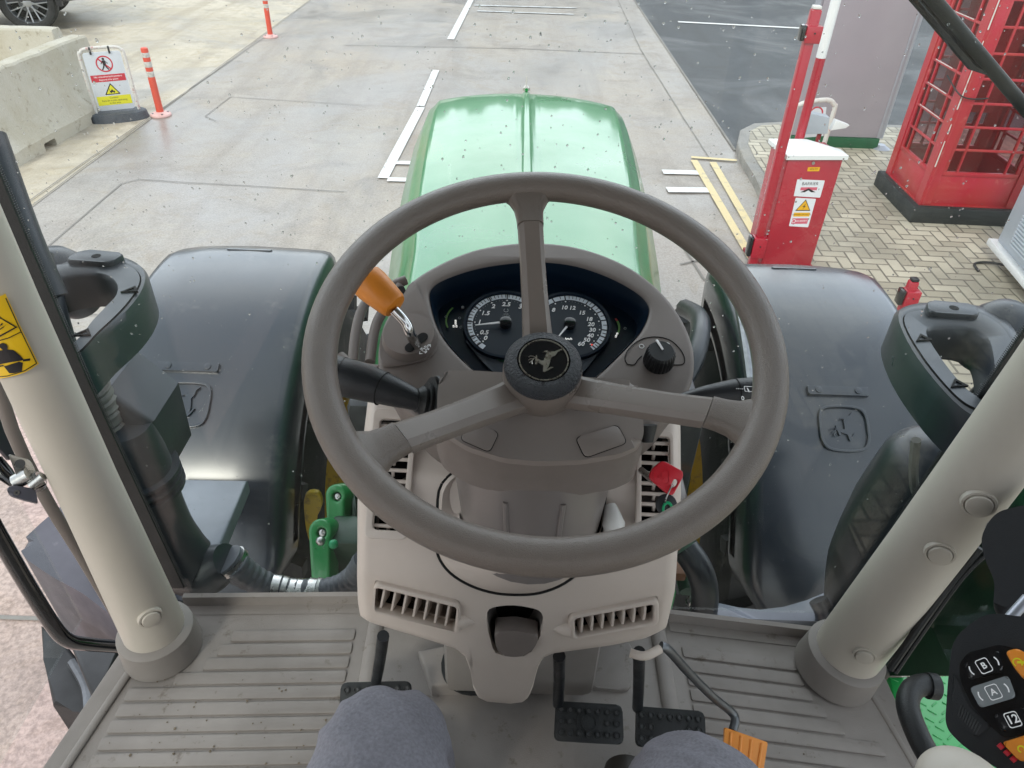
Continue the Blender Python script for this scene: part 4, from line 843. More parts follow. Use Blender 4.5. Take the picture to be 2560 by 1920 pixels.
# ---- hoses with clamps along the foot of the windscreen
def ribbed(pts, r, m, pitch, amp, seg=18):
    P, rr = crv(pts, [r] * len(pts) if not isinstance(r, list) else r, 10); d = 0; q = []
    for i in range(len(P)):
        if i: d += (P[i] - P[i - 1]).length
        q.append(rr[i] * (1 + amp * math.sin(2 * math.pi * d / pitch)))
    b = B(); b.tube(P, q, m, seg); return b
HY = .97
hp = [ony(x, y, HY) for x, y in ((590, 1412), (625, 1440), (665, 1462), (710, 1476), (760, 1480), (810, 1478), (855, 1466), (890, 1440), (915, 1400))]
h_ = ribbed(hp, .027, 'hose', .018, .045).obj('coolant_hose', T)
for x, y, w_, r_ in ((690, 1470, .008, .030), (707, 1474, .005, .030), (742, 1480, .026, .030), (778, 1480, .008, .031), (792, 1479, .005, .031)):
    b = B(); c = ony(x, y, HY); b.tube([c - Vector((w_, 0, -.0)), c + Vector((w_, 0, -.003))], r_, 'steel', 22); b.obj('hose_clamp', h_)
# ---- air duct (left)
def pw(x, y, Y=.98): return ony(x, y, Y)
b = ribbed([pw(215, 975), pw(240, 1020), pw(262, 1070)], .038, 'bellow', .012, .05); b.obj('rubber_bellows', T)
b = B(); b.tube([pw(300, 1060), pw(335, 1170), pw(372, 1290), pw(430, 1380), pw(500, 1425), pw(548, 1412), pw(570, 1402)], [.052, .066, .070, .068, .058, .044, .038], 'duct', 24, 6)
b.prism([(p.x, p.z) for p in (pw(262, 985), pw(376, 1066), pw(415, 1200), pw(370, 1270), pw(250, 1180))], -.13, .0, 'duct', Fr((0, .98, 0), (1, 0, 0), (0, 0, 1), (0, -1, 0)), .018, 3)
for t in (.3, .36, .42): c = pw(300 + 130 * t, 1080 + 300 * t); b.tube([c, c + (pw(372, 1290) - pw(335, 1170)).normalized() * .008], .076, 'duct', 28)
dct = b.obj('air_intake_duct', T)
b = B(); a0, a1 = pw(575, 1402), pw(586, 1411); b.tube([a0, a1], .0365, 'steel', 24); b.obj('duct_clamp', dct)
b = ribbed([pw(566, 1398), pw(600, 1425), pw(640, 1452)], [.035, .032, .027], 'hose', .02, .04); b.obj('inlet_hose', dct)
# ---- exhaust cover (right)
b = B(); b.tube([pw(2345, 1110, 1.0), pw(2325, 1150, 1.0), pw(2262, 1270, 1.0), pw(2192, 1410, 1.0), pw(2160, 1560, 1.0), pw(2160, 1700, 1.0)], [.05, .080, .095, .095, .083, .08], 'duct', 28, 6, True); ex = b.obj('exhaust_cover', T)
b = B(); b.tube([pw(2290, 1100, .90), pw(2284, 1160, .90), pw(2286, 1215, .90), pw(2298, 1245, .90)], .008, 'bellow', 8, 4); b.obj('cable', ex)
b = B(); b.tube([pw(1712, 1370, 1.05), pw(1745, 1420, 1.02), pw(1762, 1480, 1.0), pw(1755, 1560, 1.0)], .030, 'duct', 14, 5); b.obj('heater_pipe', T); b = B(); b.tube([pw(2045, 1500, .98), pw(2062, 1540, .96), pw(2058, 1600, .95)], .02, 'duct', 12, 4); b.obj('heater_pipe', T)
# ---- work-light brackets on both sides (loop with hollow middle) and their lamps
def loop(side):
    z = 2.12
    if side < 0:
        hole = [(130, 705), (215, 686), (262, 690), (287, 712), (284, 742), (255, 772), (222, 806), (188, 850), (140, 870), (90, 780)]
        seam = [(60, 690), (200, 655), (288, 652), (334, 668), (352, 692), (342, 725), (308, 770), (250, 825), (168, 893), (40, 860)]
        bul = [(50, 680), (200, 646), (292, 645), (352, 666), (374, 700), (366, 742), (330, 792), (262, 852), (178, 920), (30, 890)]
        lamp, arm = (150, 700), [(90, 640), (120, 760), (160, 900)]
    else:
        hole = [(2322, 836), (2340, 818), (2400, 818), (2442, 828), (2470, 855), (2482, 930), (2478, 1005), (2438, 985), (2398, 948), (2352, 888)]
        seam = [(2258, 800), (2290, 775), (2400, 772), (2480, 795), (2530, 850), (2545, 940), (2520, 1040), (2440, 1022), (2380, 980), (2302, 885)]
        bul = [(2232, 795), (2280, 764), (2400, 762), (2490, 788), (2545, 845), (2560, 940), (2535, 1075), (2440, 1075), (2352, 1005), (2262, 885)]
        lamp, arm = (2500, 835), [(2560, 900), (2500, 960), (2450, 1010)]
    Z = lambda L_, zz: crv([onz(x, y, zz) for x, y in L_], None, 5, True)
    H, S, Bl = Z(hole, z), Z(seam, z), Z(bul, z - .020); dn = lambda L_, d, k=1.0: [Vector((p.x, p.y, p.z - d)) for p in L_]
    mid_ = [s_.lerp(q, .6) + Vector((0, 0, .007)) for s_, q in zip(S, Bl)]
    b = B(); b.loft([dn(H, .066), dn(H, .006), [h.lerp(s_, .10) for h, s_ in zip(H, S)], [h.lerp(s_, .96) for h, s_ in zip(H, S)]], 'duct', False)
    b.loft([dn(S, .003), mid_, Bl, dn(Bl, .012), dn(Bl, .062), [p.lerp(q, .3) - Vector((0, 0, .066)) for p, q in zip(Bl, H)], dn(H, .066)], 'duct', False)
    b.loft([[h.lerp(s_, .96) for h, s_ in zip(H, S)], [h.lerp(s_, .97) - Vector((0, 0, .004)) for h, s_ in zip(H, S)], dn(S, .003)], 'blackout', False)
    o = b.obj('work_light_bracket', T, 50)
    for q in (((325, 727), (205, 835)) if side < 0 else ((2303, 848), (2390, 962))):
        c = onz(*q, z); b = B()
        b.plate([(c.x - .012, c.y - .008), (c.x + .016, c.y - .004), (c.x + .004, c.y + .014)], [[(c.x - .006, c.y - .005), (c.x + .009, c.y - .002), (c.x + .003, c.y + .007)]], z - .001, z + .0025, 'blackout', WF); b.obj('moulded_triangle', o)
    c = onz(*((235, 655) if side < 0 else (2375, 785)), z); b = B(); b.prism(rpoly([(c.x - .045, c.y - .012), (c.x + .04, c.y - .018), (c.x + .05, c.y + .02), (c.x - .03, c.y + .03)], .012), z - .01, z + .010, 'duct', WF, .004); b.disc((c.x + .005, c.y + .004), .008, z + .008, z + .0105, 'blackout', WF, 14); b.obj('cap', o)
    c = onz(*lamp, z - .05); F = frame_to(c, (CAM - c).normalized() * .3 + Vector((side * .2, -.2, .6))); b = B(); b.lathe([(0, .055), (.03, .052), (.052, .036), (.060, .01), (.058, -.03), (.045, -.07), (0, -.08)], 'duct', F, 32); b.obj('work_light', T)
    b = B(); A = [ond(x, y, 1.22) for x, y in arm]; b.tube(A, .026, 'duct', 16, 4); b.obj('bracket_arm', o)
loop(-1); loop(1)
b = B(); b.tube([ond(-30, 340, 1.15), ond(60, 590, 1.17), ond(128, 745, 1.19)], .026, 'duct', 18, 4); m_ = b.obj('mirror_arm', T)
b = B(); b.tube([ond(90, 735, 1.14), ond(98, 722, 1.14)], .012, 'rubber', 14); b.obj('bolt', m_)
# ---- left side: tank, mudguard and door frame seen past the door pillar
P = [onz(x, y, 1.1) for x, y in ((44, 1362), (110, 1300), (190, 1236), (320, 1400), (360, 1600), (300, 1555), (205, 1482), (130, 1442), (62, 1396))]
b = B(); b.prism(rpoly([(p.x, p.y) for p in P], .03), .35, 1.1, 'tank', WF, .035, 5, .97); b.obj('fuel_tank', T)
b = B(); st = [(-.98, .95, .95), (-.98, .45, .95)]; P = [onz(x, y, 1.0) for x, y in ((100, 1560), (150, 1590), (235, 1700), (240, 1790), (190, 1770), (130, 1760), (108, 1650))]
b.prism([(p.x, p.y) for p in P], .55, 1.0, 'rubber', WF, .01); b.tube([onz(180, 1655, 1.01), onz(215, 1720, 1.01), onz(222, 1800, 1.01)], .012, 'steel_dark', 8, 4); b.obj('step_panel', T)
P = [onz(x, y, 1.3) for x, y in ((170, 1600), (310, 1610), (250, 1720), (235, 1760))]
b = B(); b.prism([(p.x, p.y) for p in P], 1.2, 1.3, 'rubber', WF, .01); b.obj('step_bracket', T)
# ================================================================ CAB
FZ = 1.58
# ---- pillars
def pillar(side):
    if side < 0: A, Bp, C, rp = (392, 1585), (213, 1200), (10, 760), (74, 73, 80)
    else: A, Bp, C, rp = (2140, 1600), (2320, 1362), (2520, 1090), (82, 88, 95)
    Y = .745; q = [ony(*p, Y) for p in (A, Bp, C)]; d = (q[0] - q[2]).normalized(); r = [rp[i] / 1820 * (q[i] - CAM).dot(CF) * .98 for i in range(3)]
    lo = q[0] + d * ((q[0].z - FZ) / -d.z * 1.0); hi = q[2] - d * .9
    b = B(); b.tube([lo, q[0], q[1], q[2], hi], [r[0], r[0], r[1], r[2], r[2]], 'pillar_beige', 40, 0); o = b.obj('cab_pillar', T)
    b = B(); b.tube([lo - d * .002, lo - d * .055, lo - d * .062], [r[0] + .016, r[0] + .012, r[0] + .003], 'mat_edge', 36); b.obj('pillar_boot', o)
    ax = -d
    def cap(x, y, rad):
        w_ = ray(x, y); # nearest hit with the pillar cylinder
        c0 = CAM - q[0]; dd = ax; wv = w_ - dd * w_.dot(dd); cv = c0 - dd * c0.dot(dd); rr = r[1] if y < 1500 else r[0]; a_, b_, c_ = wv.dot(wv), wv.dot(cv), cv.dot(cv) - rr * rr
        ds = b_ * b_ - a_ * c_; t = (-b_ - math.sqrt(max(0, ds))) / a_; h = CAM + w_ * t; s_ = (h - q[0]).dot(dd); nn = (h - q[0] - dd * s_).normalized(); return h, nn
    for x, y, rad in (((377, 1546, .0145),) if side < 0 else ((2447, 1262, .0165), (2350, 1386, .0155), (2161, 1640, .0135))):
        h, nn = cap(x, y, rad); F = frame_to(h, nn, ax); b = B(); b.lathe([(rad * 1.35, -.006), (rad * 1.3, .001), (rad * 1.1, .0015), (rad * 1.06, -.001)], 'pillar_beige', F, 28); b.disc((0, 0), rad, -.006, .005, 'pillar_beige', F, 28, .002); b.obj('screw_cap', o)
    return o, q, r, ax, cap
pl, plq, plr, plax, plcap = pillar(-1); pr_, prq, prr, prax, prcap = pillar(1)
# black rubber seal with dotted border printed on the glass beside each pillar
for side, P in ((-1, ((-40, 380), (30, 545), (112, 735), (210, 960), (320, 1195), (450, 1470))), (1, ((2620, 760), (2465, 985), (2375, 1125), (2235, 1340), (2090, 1555)))):
    b = B(); pts = [ony(x, y, .862) for x, y in P]; rg = []
    for i, p_ in enumerate(pts):
        q0, q1 = (0, -side * .022), (0, 0); rg.append([Vector((p_.x + side * .03, .861, p_.z)), Vector((p_.x - side * .008, .861, p_.z)), Vector((p_.x - side * .008, .865, p_.z)), Vector((p_.x + side * .03, .865, p_.z))])
    b.loft(rg, 'rubber')
    for i in range(len(pts) - 1):
        L_ = (pts[i + 1] - pts[i]).length; k_n = int(L_ / .0030)
        for k_ in range(k_n):
            c_ = pts[i].lerp(pts[i + 1], k_ / k_n)
            for r_i, rr_ in ((0, .0009), (1, .0006)): b.box((c_.x - side * (.0105 + .003 * r_i) - rr_, .862, c_.z - rr_ + (.002 * r_i)), (c_.x - side * (.0105 + .003 * r_i) + rr_, .8635, c_.z + rr_ + (.002 * r_i)), 'rubber')
    b.obj('glass_seal', T)
# warning sticker on left pillar (draped over the pillar)
def drape(b, poly, m, off):
    bm_ = bmesh.new(); f = bm_.faces.new([bm_.verts.new((x, y, 0)) for x, y in poly]); bmesh.ops.triangulate(bm_, faces=[f]); bmesh.ops.subdivide_edges(bm_, edges=list(bm_.edges), cuts=3, use_grid_fill=True)
    bmesh.ops.triangulate(bm_, faces=list(bm_.faces))
    for v in bm_.verts: h, nn = plcap(v.co.x, v.co.y, 0); v.co = h + nn * off
    b.bm(bm_, m)
def arc_px(p): return p
b = B(); drape(b, sm2([(-70, 775), (-30, 752), (8, 736), (16, 740), (50, 815), (92, 900), (93, 910), (62, 930), (20, 942), (-20, 948), (-66, 948), (-74, 870)], 2), 'sticker_yellow', .0012); stk = b.obj('warning_sticker', pl)
b = B()
for A in ([(12, 744), (14.5, 743), (52, 825), (49.5, 826)], [(49.5, 826), (52, 825), (91, 905), (88.5, 906)], [(91, 905), (91, 908), (62, 926), (61, 924)], [(61, 924), (62, 926), (20, 939), (20, 937)], [(20, 939), (20, 937), (-20, 941), (-20, 943)], [(52, 827), (52, 829.5), (22, 844), (21, 842)], [(21, 842), (22, 844), (-20, 856), (-20, 854)], [(0, 794), (2, 792), (42, 816), (39, 818)], [(-40, 776), (-38, 772), (2, 791), (0, 796)], [(39, 815), (42, 817), (0, 841), (-1, 837)], [(-1, 837), (0, 841), (-30, 846), (-30, 842)], [(0, 816), (2, 808), (7, 805), (6, 810)], [(-4, 826), (0, 820), (10, 814), (17, 808), (8, 818)]): drape(b, A, 'ink', .0018)
drape(b, sm2([(8, 855), (16, 859), (20, 866), (19, 872), (33, 873), (44, 882), (55, 892), (56, 899), (30, 903), (0, 909), (-22, 912), (-24, 890), (-6, 876), (8, 873), (0, 866), (0, 859)], 2), 'ink', .0018)
drape(b, [(57, 897), (75, 894), (74, 900), (57, 902)], 'ink', .0018); drape(b, [(12, 914), (48, 902), (57, 905), (55, 926), (47, 928), (48, 908), (22, 915), (35, 931), (25, 931)], 'ink', .0018); drape(b, [(-20, 916), (10, 910), (12, 913), (-20, 920)], 'ink', .0018)
b.obj('pictogram', stk)
# ---- floor and skirts
b = B(); b.prism([(-.735, .50), (-.70, .745), (-.66, .826), (-.40, .838), (-.27, .845), (.27, .830), (.45, .81), (.60, .795), (.65, .73), (.66, -.9), (-.735, -.9)], FZ - .10, FZ - .0122, 'mat_edge'); b.box((-.70, -.9, 1.1), (.66, -.85, FZ - .1), 'engine'); b.obj('cab_floor', T)
# ---- moulded floor mat : a thing that lies on the floor
MT = empty('floor_mat', (0, .4, FZ - .012), label='ribbed taupe rubber floor mat with dusty grooves covering the cab floor', cat='floor mat')
def yf(x): return .866 - .05 * abs(x) if x < 0 else .864 - .105 * x
b = B(); ol = [(-.735, .50), (-.70, .745), (-.665, yf(-.665)), (-.40, yf(-.40)), (-.27, yf(-.27)), (.27, yf(.27)), (.45, yf(.45)), (.60, yf(.6)), (.655, .73), (.665, .3), (.665, -.85), (-.735, -.85)]
b.prism(ol, FZ - .0115, FZ, 'mat_grey', WF, .003); b.obj('sheet', MT)
for s_, xs in ((-1, (-.625, -.45, -.28)), (1, (.285, .45, .575))):
    b = B(); r0 = [Vector((x, yf(x) - .001, FZ + .001)) for x in xs]; r1 = [p + Vector((0, .003, .021)) for p in r0]; r2 = [p + Vector((0, .012, .022)) for p in r0]; r3 = [p + Vector((0, .014, -.01)) for p in r0]; r_1 = [p + Vector((0, -.02, 0)) for p in r0]
    b.loft([r_1, r0, r1, r2, r3], 'mat_grey', False, False); b.obj('front_lip', MT)
# raised ribs (grooves are the gaps between them)
def rib(x0, x1, ya, h=.0265, z=FZ):
    f = (lambda x: ya + yf(x) - yf(.29 if x > 0 else -.29)); g = .0022
    p = [(x0, f(x0) - g), (x1, f(x1) - g), (x1, f(x1) - h + g), (x0, f(x0) - h + g)]
    if x0 > 0: pass
    return rpoly(p, .005, 3)
b = B(); k = 0; y = .797
while y > .16:
    px0 = -.295 if y > .60 else -.285
    xo = (-.53 if y > .72 else (-.655 if y < .70 else -.50)); 
    xo = {0: -.515, 1: -.53, 2: -.545, 3: -.585}.get(k, -.655); b.prism(rib(xo - (.006 * max(0, k - 4) if k > 4 else 0) * .3, px0, y), FZ - .001, FZ + .0035, 'mat_grey', WF, .0015, 2); y -= .0275; k += 1
y = .785; k = 0
while y > .16:
    xo = {0: .50, 1: .505, 2: .51, 3: .525, 4: .545}.get(k, .60); b.prism(rib(.30, xo, y), FZ - .001, FZ + .0035, 'mat_grey', WF, .0015, 2); y -= .0275; k += 1
for yy in (.46, .435, .41): b.prism(rrect(-.20, yy - .009, .20, yy + .009, .006), FZ - .001, FZ + .0035, 'mat_grey', WF, .0015, 2)
b.obj('ribs', MT)
for pts_, r_, m_ in (([(-.262, .86, FZ + .002), (-.255, .6, FZ + .002), (-.245, .3, FZ + .002)], .014, 'mat_grey'), ([(.262, .86, FZ + .002), (.262, .6, FZ + .002), (.262, .3, FZ + .002)], .014, 'mat_grey'), ([(-.665, .71, FZ + .003), (-.70, .50, FZ + .003), (-.72, .3, FZ + .003)], .007, 'mat_edge'), ([onz(2177, 1733, FZ), onz(2230, 1820, FZ), onz(2300, 1940, FZ)], .005, 'mat_edge')):
    b = B(); b.tube(pts_, r_, m_, 12, 4, True, .5); b.obj('border_bead', MT)
b = B(); P = [onz(x, y, FZ + .03) for x, y in ((1045, 1625), (1078, 1715), (1180, 1712), (1180, 1600))]; b.prism([(p.x, p.y) for p in P], FZ, FZ + .03, 'mat_grey', WF, .006); b.disc((P[2].x - .0, P[2].y + .035), .055, FZ + .03, FZ + .036, 'rubber', WF, 24); b.obj('access_cover', MT)
b = B(); P = [onz(x, y, FZ + .01) for x, y in ((1445, 1600), (1465, 1715), (1580, 1725), (1582, 1600))]; b.prism(rpoly([(p.x, p.y) for p in P], .02), FZ, FZ + .008, 'mat_grey', WF, .004); b.obj('toe_panel', MT)

# ---- console
ZT = [(900, 2.225), (985, 2.215), (1200, 2.17), (1350, 2.11), (1450, 2.06), (1560, 1.99), (1660, 1.925), (1800, 1.805)]
def cons(x, y, lift=0):
    yy = y - .037 * (x - 1300); p = onz(x, y, lerp(yy, ZT)); return p
def cnorm(x, y):
    a, c = cons(x - 8, y), cons(x + 8, y); d, e = cons(x, y + 8), cons(x, y - 8); n_ = (c - a).cross(e - d).normalized(); return n_ if n_.dot(CAM - a) > 0 else -n_
YB = [(880, 1560), (893, 1563), (917, 1577), (973, 1595), (1073, 1625), (1130, 1642), (1158, 1662), (1173, 1695), (1182, 1742), (1196, 1765), (1222, 1776), (1290, 1781), (1325, 1777), (1343, 1764), (1355, 1738), (1368, 1692), (1384, 1666), (1412, 1655), (1450, 1650), (1576, 1634), (1652, 1618), (1690, 1600), (1715, 1590)]
def xl(y): return lerp(y, [(985, 912), (1082, 900), (1242, 885), (1440, 884), (1500, 886), (1560, 896), (1640, 930)])
def xr(y): return lerp(y, [(985, 1710), (1066, 1712), (1225, 1714), (1356, 1706), (1473, 1698), (1533, 1684), (1600, 1668), (1640, 1640)])
def console():
    ny, nx = 52, 104; front = []
    for j in range(ny + 1):
        t = j / ny; row = []
        for i in range(nx + 1):
            s_ = i / nx; y0 = 985 + .037 * (s_ - .5) * 800; yb = lerp(890 + 820 * s_, YB); y = y0 + (yb - y0) * t; x = xl(y) + (xr(y) - xl(y)) * s_
            p = cons(x, y); e = min(s_, 1 - s_) * 820; k = max(0, 1 - e / 34); kb = max(0, 1 - (yb - y) / 30)
            sk = k * k; p = p + Vector((0, .55, -.83)) * (.022 * sk) + Vector((0, .9, -.3)) * (.020 * kb * kb)
            row.append(p)
        front.append(row)
    back = [[p + Vector((0, .05 if True else 0, -.028)) for p in r_] for r_ in front]
    b = B(); nr, k = ny + 1, nx + 1; v = [p for r_ in front for p in r_] + [p for r_ in back for p in r_]; o_ = nr * k; f = []
    for j in range(ny):
        for i in range(nx): a = j * k + i; f.append((a, a + 1, a + k + 1, a + k)); f.append((o_ + a, o_ + a + k, o_ + a + k + 1, o_ + a + 1))
    bd = list(range(k)) + [j * k + k - 1 for j in range(1, nr)] + [(nr - 1) * k + i for i in range(k - 2, -1, -1)] + [j * k for j in range(nr - 2, 0, -1)]
    for i in range(len(bd)): a, c = bd[i], bd[(i + 1) % len(bd)]; f.append((c, a, o_ + a, o_ + c))
    b.raw(v, f, 'beige'); o = b.obj('console', None, 32); put(o, T)
    return o
CON = console()
TB = Vector((0, 1.0, 0))
cutters = []
def pxframe(cx_, cy_, ux, uy):
    c = cons(cx_, cy_); n_ = cnorm(cx_, cy_); u = (cons(cx_ + ux * 20, cy_ + uy * 20) - c); u = (u - n_ * u.dot(n_)).normalized(); return Fr(c, u, n_.cross(u), n_)
def cutter(poly, F, n0, n1):
    b = B(); b.prism(poly, n0, n1, 'beige', F); o = b.obj('cut'); cutters.append(o)
def vent(quad, holeq, ns, cone, side):
    cx_ = sum(p[0] for p in quad) / 4; cy_ = sum(p[1] for p in quad) / 4; F = pxframe(cx_, cy_, quad[1][0] - quad[0][0], quad[1][1] - quad[0][1]); F.o = F.o + F.n * .001
    Q = [F.uv(*p, 0) for p in quad]; Hq = [F.uv(*p, 0) for p in holeq]; cutter(rpoly(Q, .006), F, -.08, .03)
    b = B(); b.plate(rpoly(Q, .010), [rpoly(Hq, .005)], -.014, .006, 'beige', F, .0025); o = b.obj('air_vent', CON)
    b = B(); b.prism([(x * 1.05, y * 1.05) for x, y in Q], -.045, -.040, 'blackout', F); 
    for i in range(4): a, c = Q[i], Q[(i + 1) % 4]; b.loft([[F.w(*a, -.04), F.w(*c, -.04)], [F.w(*a, -.01), F.w(*c, -.01)]], 'blackout', False, False)
    b.obj('duct_box', o)
    for k in range(ns):
        t = (k + .75) / (ns + .5); t0 = Vector(Hq[0]).lerp(Vector(Hq[1]), t); t1 = Vector(Hq[3]).lerp(Vector(Hq[2]), t - .02); b = B(); mid = (t0 + t1) / 2; w_ = .0012; prof = []
        for s_ in (-1, 1):
            prof.append([F.w(t0.x + s_ * w_, t0.y, -.003), F.w(t0.x + s_ * w_, t0.y - .006, .003), F.w(mid.x + s_ * w_, mid.y, .0045), F.w(t1.x + s_ * w_, t1.y + .005, .003), F.w(t1.x + s_ * w_, t1.y, -.003), F.w(t1.x + s_ * w_ + side * .006, t1.y, -.024), F.w(t0.x + s_ * w_ + side * .006, t0.y, -.024)])
        b.loft(prof, 'beige'); b.obj('slat', o)
    c = cons(*cone); n_ = F.n; G = Fr(c - n_ * .003, F.u, F.v, n_); b = B(); d_ = G.u * (1 if side > 0 else -1)
    b.tube([c - d_ * .014 - n_ * .002, c - d_ * .006 - n_ * .002, c + d_ * .012 - n_ * .004], [.011, .0095, .001], 'beige', 18, 0); b.obj('pivot', o)
vent(((937, 1449), (1150, 1503), (1153, 1578), (932, 1525)), ((941, 1462), (1143, 1512), (1136, 1574), (935, 1518)), 7, (1172, 1556), 1)
vent(((1420, 1536), (1645, 1489), (1646, 1556), (1424, 1594)), ((1436, 1540), (1633, 1504), (1632, 1549), (1438, 1587)), 7, (1398, 1574), -1)
def sidevent(panel, hole, ns, side):
    cx_ = sum(p[0] for p in panel) / 4; cy_ = sum(p[1] for p in panel) / 4; F = pxframe(cx_, cy_, 1, .037); Q = [F.uv(*p, .0) for p in panel]; H = [F.uv(*p, 0) for p in hole]
    F.o = F.o + F.n * .0015; cutter(rpoly([(x, y) for x, y in H], .004), F, -.08, .05)
    b = B(); b.plate(rpoly(Q, .008), [rpoly(H, .006)], -.004, .0035, 'beige', F, .0012); o = b.obj('demister_vent', CON)
    b = B(); b.prism([(sum(h[0] for h in H) / 4 + (x - sum(h[0] for h in H) / 4) * 1.04, y) for x, y in H], -.046, -.042, 'blackout', F)
    for i in range(4): a, c = H[i], H[(i + 1) % 4]; b.loft([[F.w(*a, -.044), F.w(*c, -.044)], [F.w(*a, -.006), F.w(*c, -.006)]], 'blackout', False, False)
    b.obj('duct_box', o)
    for k in range(ns):
        t = (k + .6) / ns; a = Vector(H[0]).lerp(Vector(H[3]), t); c = Vector(H[1]).lerp(Vector(H[2]), t); b = B(); b.tube([F.w(a.x, a.y, -.004), F.w(c.x, c.y, -.004)], .0022, 'beige', 8); b.tube([F.w((a.x + c.x) / 2, a.y, -.006), F.w((a.x + c.x) / 2, a.y - .006, -.012)], .002, 'beige', 6); b.obj('slat', o)
sidevent(((936, 1022), (1046, 1026), (1018, 1350), (912, 1346)), ((952, 1048), (1030, 1052), (1004, 1328), (932, 1324)), 10, -1)
sidevent(((1590, 1075), (1682, 1079), (1686, 1345), (1588, 1341)), ((1602, 1090), (1672, 1094), (1674, 1325), (1602, 1322)), 9, 1)
# shift pocket
pk = [(1223, 1523), (1250, 1515), (1285, 1513), (1320, 1518), (1347, 1526), (1357, 1540), (1358, 1560), (1349, 1592), (1333, 1620), (1310, 1639), (1275, 1638), (1239, 1632), (1226, 1600), (1218, 1565), (1217, 1540)]
F = pxframe(1288, 1575, 1, .037); PK = sm2([F.uv(*p) for p in pk], 2); cutter(PK, F, -.055, .05)
boolean_cut(CON, [c for c in cutters])
b = B(); F.o = F.o + F.n * .0; c0 = (sum(p[0] for p in PK) / len(PK), sum(p[1] for p in PK) / len(PK))
rg = [[F.w(c0[0] + (x - c0[0]) * s_, c0[1] + (y - c0[1]) * s_, n_) for x, y in PK] for s_, n_ in ((1.03, -.002), (.99, -.014), (.90, -.036), (.8, -.045))]
b.loft(rg, 'pod_dark', False); b.raw(rg[-1], [tuple(range(len(rg[-1])))], 'blackout'); pkt = b.obj('lever_recess', CON)
b = B(); H = [F.uv(*p) for p in ((1236, 1574), (1290, 1571), (1348, 1583), (1341, 1605), (1322, 1632), (1285, 1637), (1250, 1632), (1239, 1605))]; b.prism(rpoly(H, .006), -.02, .004, 'pod_brown', F, .003); b.obj('tilt_lever', CON)
# lower shroud of the console behind the lip
b = B(); b.box((-.17, .60, 1.93), (.19, .78, 2.14), 'pod_dark', .02); b.box((-.12, .66, 1.6), (.13, .8, 1.95), 'mat_edge', .02); b.obj('column_housing', T)

# ---- steering column sleeve (sits in a dark seam on the console)
SE = [(1108, 1210), (1096, 1290), (1094, 1370), (1118, 1420), (1165, 1455), (1225, 1477), (1287, 1484), (1350, 1479), (1410, 1455), (1462, 1410), (1495, 1350), (1506, 1280), (1502, 1210), (1420, 1160), (1300, 1145), (1180, 1160)]
S0 = [cons(*p) for p in SE]; S0 = crv(S0, None, 4, True); cS = sum(S0, Vector()) / len(S0)
b = B(); b.tube(S0 + [S0[0]], .0032, 'blackout', 8); b.obj('sleeve_seam', CON)
S1 = [p + (CAM - p).normalized() * .004 for p in S0]
WH = Vector((.002, .550, 2.388)); el, by = R(69.63), R(.34)
Nw = Vector((math.sin(by), -math.cos(el) * math.cos(by), math.sin(el) * math.cos(by))); Uw = Vector((0, 1, 0)).cross(Nw).normalized(); Vw = Nw.cross(Uw)
W = Fr(WH, Uw, Vw, Nw)
def hring(cy, z, r, cx=0.0, tilt=0.0, ry=None):
    o_ = []
    for p in S0:
        a = math.atan2(p.y - cS.y, p.x - cS.x); o_.append(Vector((cx + r * math.cos(a), cy + (ry or r) * math.sin(a), z + tilt * math.sin(a) * r)))
    return o_
b = B(); b.loft([S0, S1, [p.lerp(q, .15) + (CAM - p).normalized() * .012 for p, q in zip(S0, hring(.582, 2.125, .086))], [p.lerp(q, .6) + (CAM - p).normalized() * .010 for p, q in zip(S0, hring(.582, 2.13, .084))], hring(.582, 2.135, .082)], 'beige', False); b.obj('column_sleeve', T, 60)
b = B(); b.loft([hring(.58, 2.10, .075), hring(.582, 2.13, .0785), hring(.590, 2.17, .084), hring(.602, 2.215, .091), hring(.615, 2.25, .095)], 'pod_dark', False); cs = b.obj('steering_column', T, 60)
for a in (-1.9, -1.25):
    b = B(); b.tube([Vector((.0905 * math.cos(a), .602 + .0905 * math.sin(a), 2.215)), Vector((.084 * math.cos(a), .590 + .084 * math.sin(a), 2.17)), Vector((.079 * math.cos(a), .582 + .079 * math.sin(a), 2.13))], .003, 'pod_dark', 8); b.obj('moulded_rib', cs)
b = B(); p0, p1 = cons(1522, 1255), cons(1535, 1340); n_ = cnorm(1530, 1300); b.tube([p0 + n_ * .01, p0.lerp(p1, .5) + n_ * .018, p1 + n_ * .008], [.006, .013, .008], 'white_plastic', 12, 4); b.obj('release_handle', T)

# ---- instrument pod
def face(pts, n_): return [W.uv(x, y, n_) for x, y in pts]
NF = -.12
outp = [(945, 915), (946, 860), (958, 810), (985, 762), (1030, 700), (1100, 656), (1180, 623), (1260, 607), (1340, 603), (1420, 610), (1500, 631), (1580, 668), (1650, 722), (1700, 785), (1730, 850), (1738, 905), (1728, 962), (1700, 1012), (1640, 1062), (1560, 1102), (1440, 1128), (1260, 1130), (1150, 1108), (1060, 1062), (1000, 1005), (960, 955)]
rec = [(1076, 748), (1082, 718), (1120, 694), (1200, 669), (1290, 656), (1360, 654), (1440, 664), (1520, 691), (1585, 726), (1617, 756), (1620, 785), (1600, 828), (1560, 872), (1500, 930), (1470, 948), (1380, 950), (1240, 945), (1195, 930), (1130, 868), (1095, 815)]
OP = sm2(face(outp, NF), 4); RP = sm2(face(rec, NF), 4)
b = B(); b.plate(OP, [RP], NF - .03, NF, 'pod_brown', W, .006)
cO = W.uv(1345, 890, NF); k = len(OP)
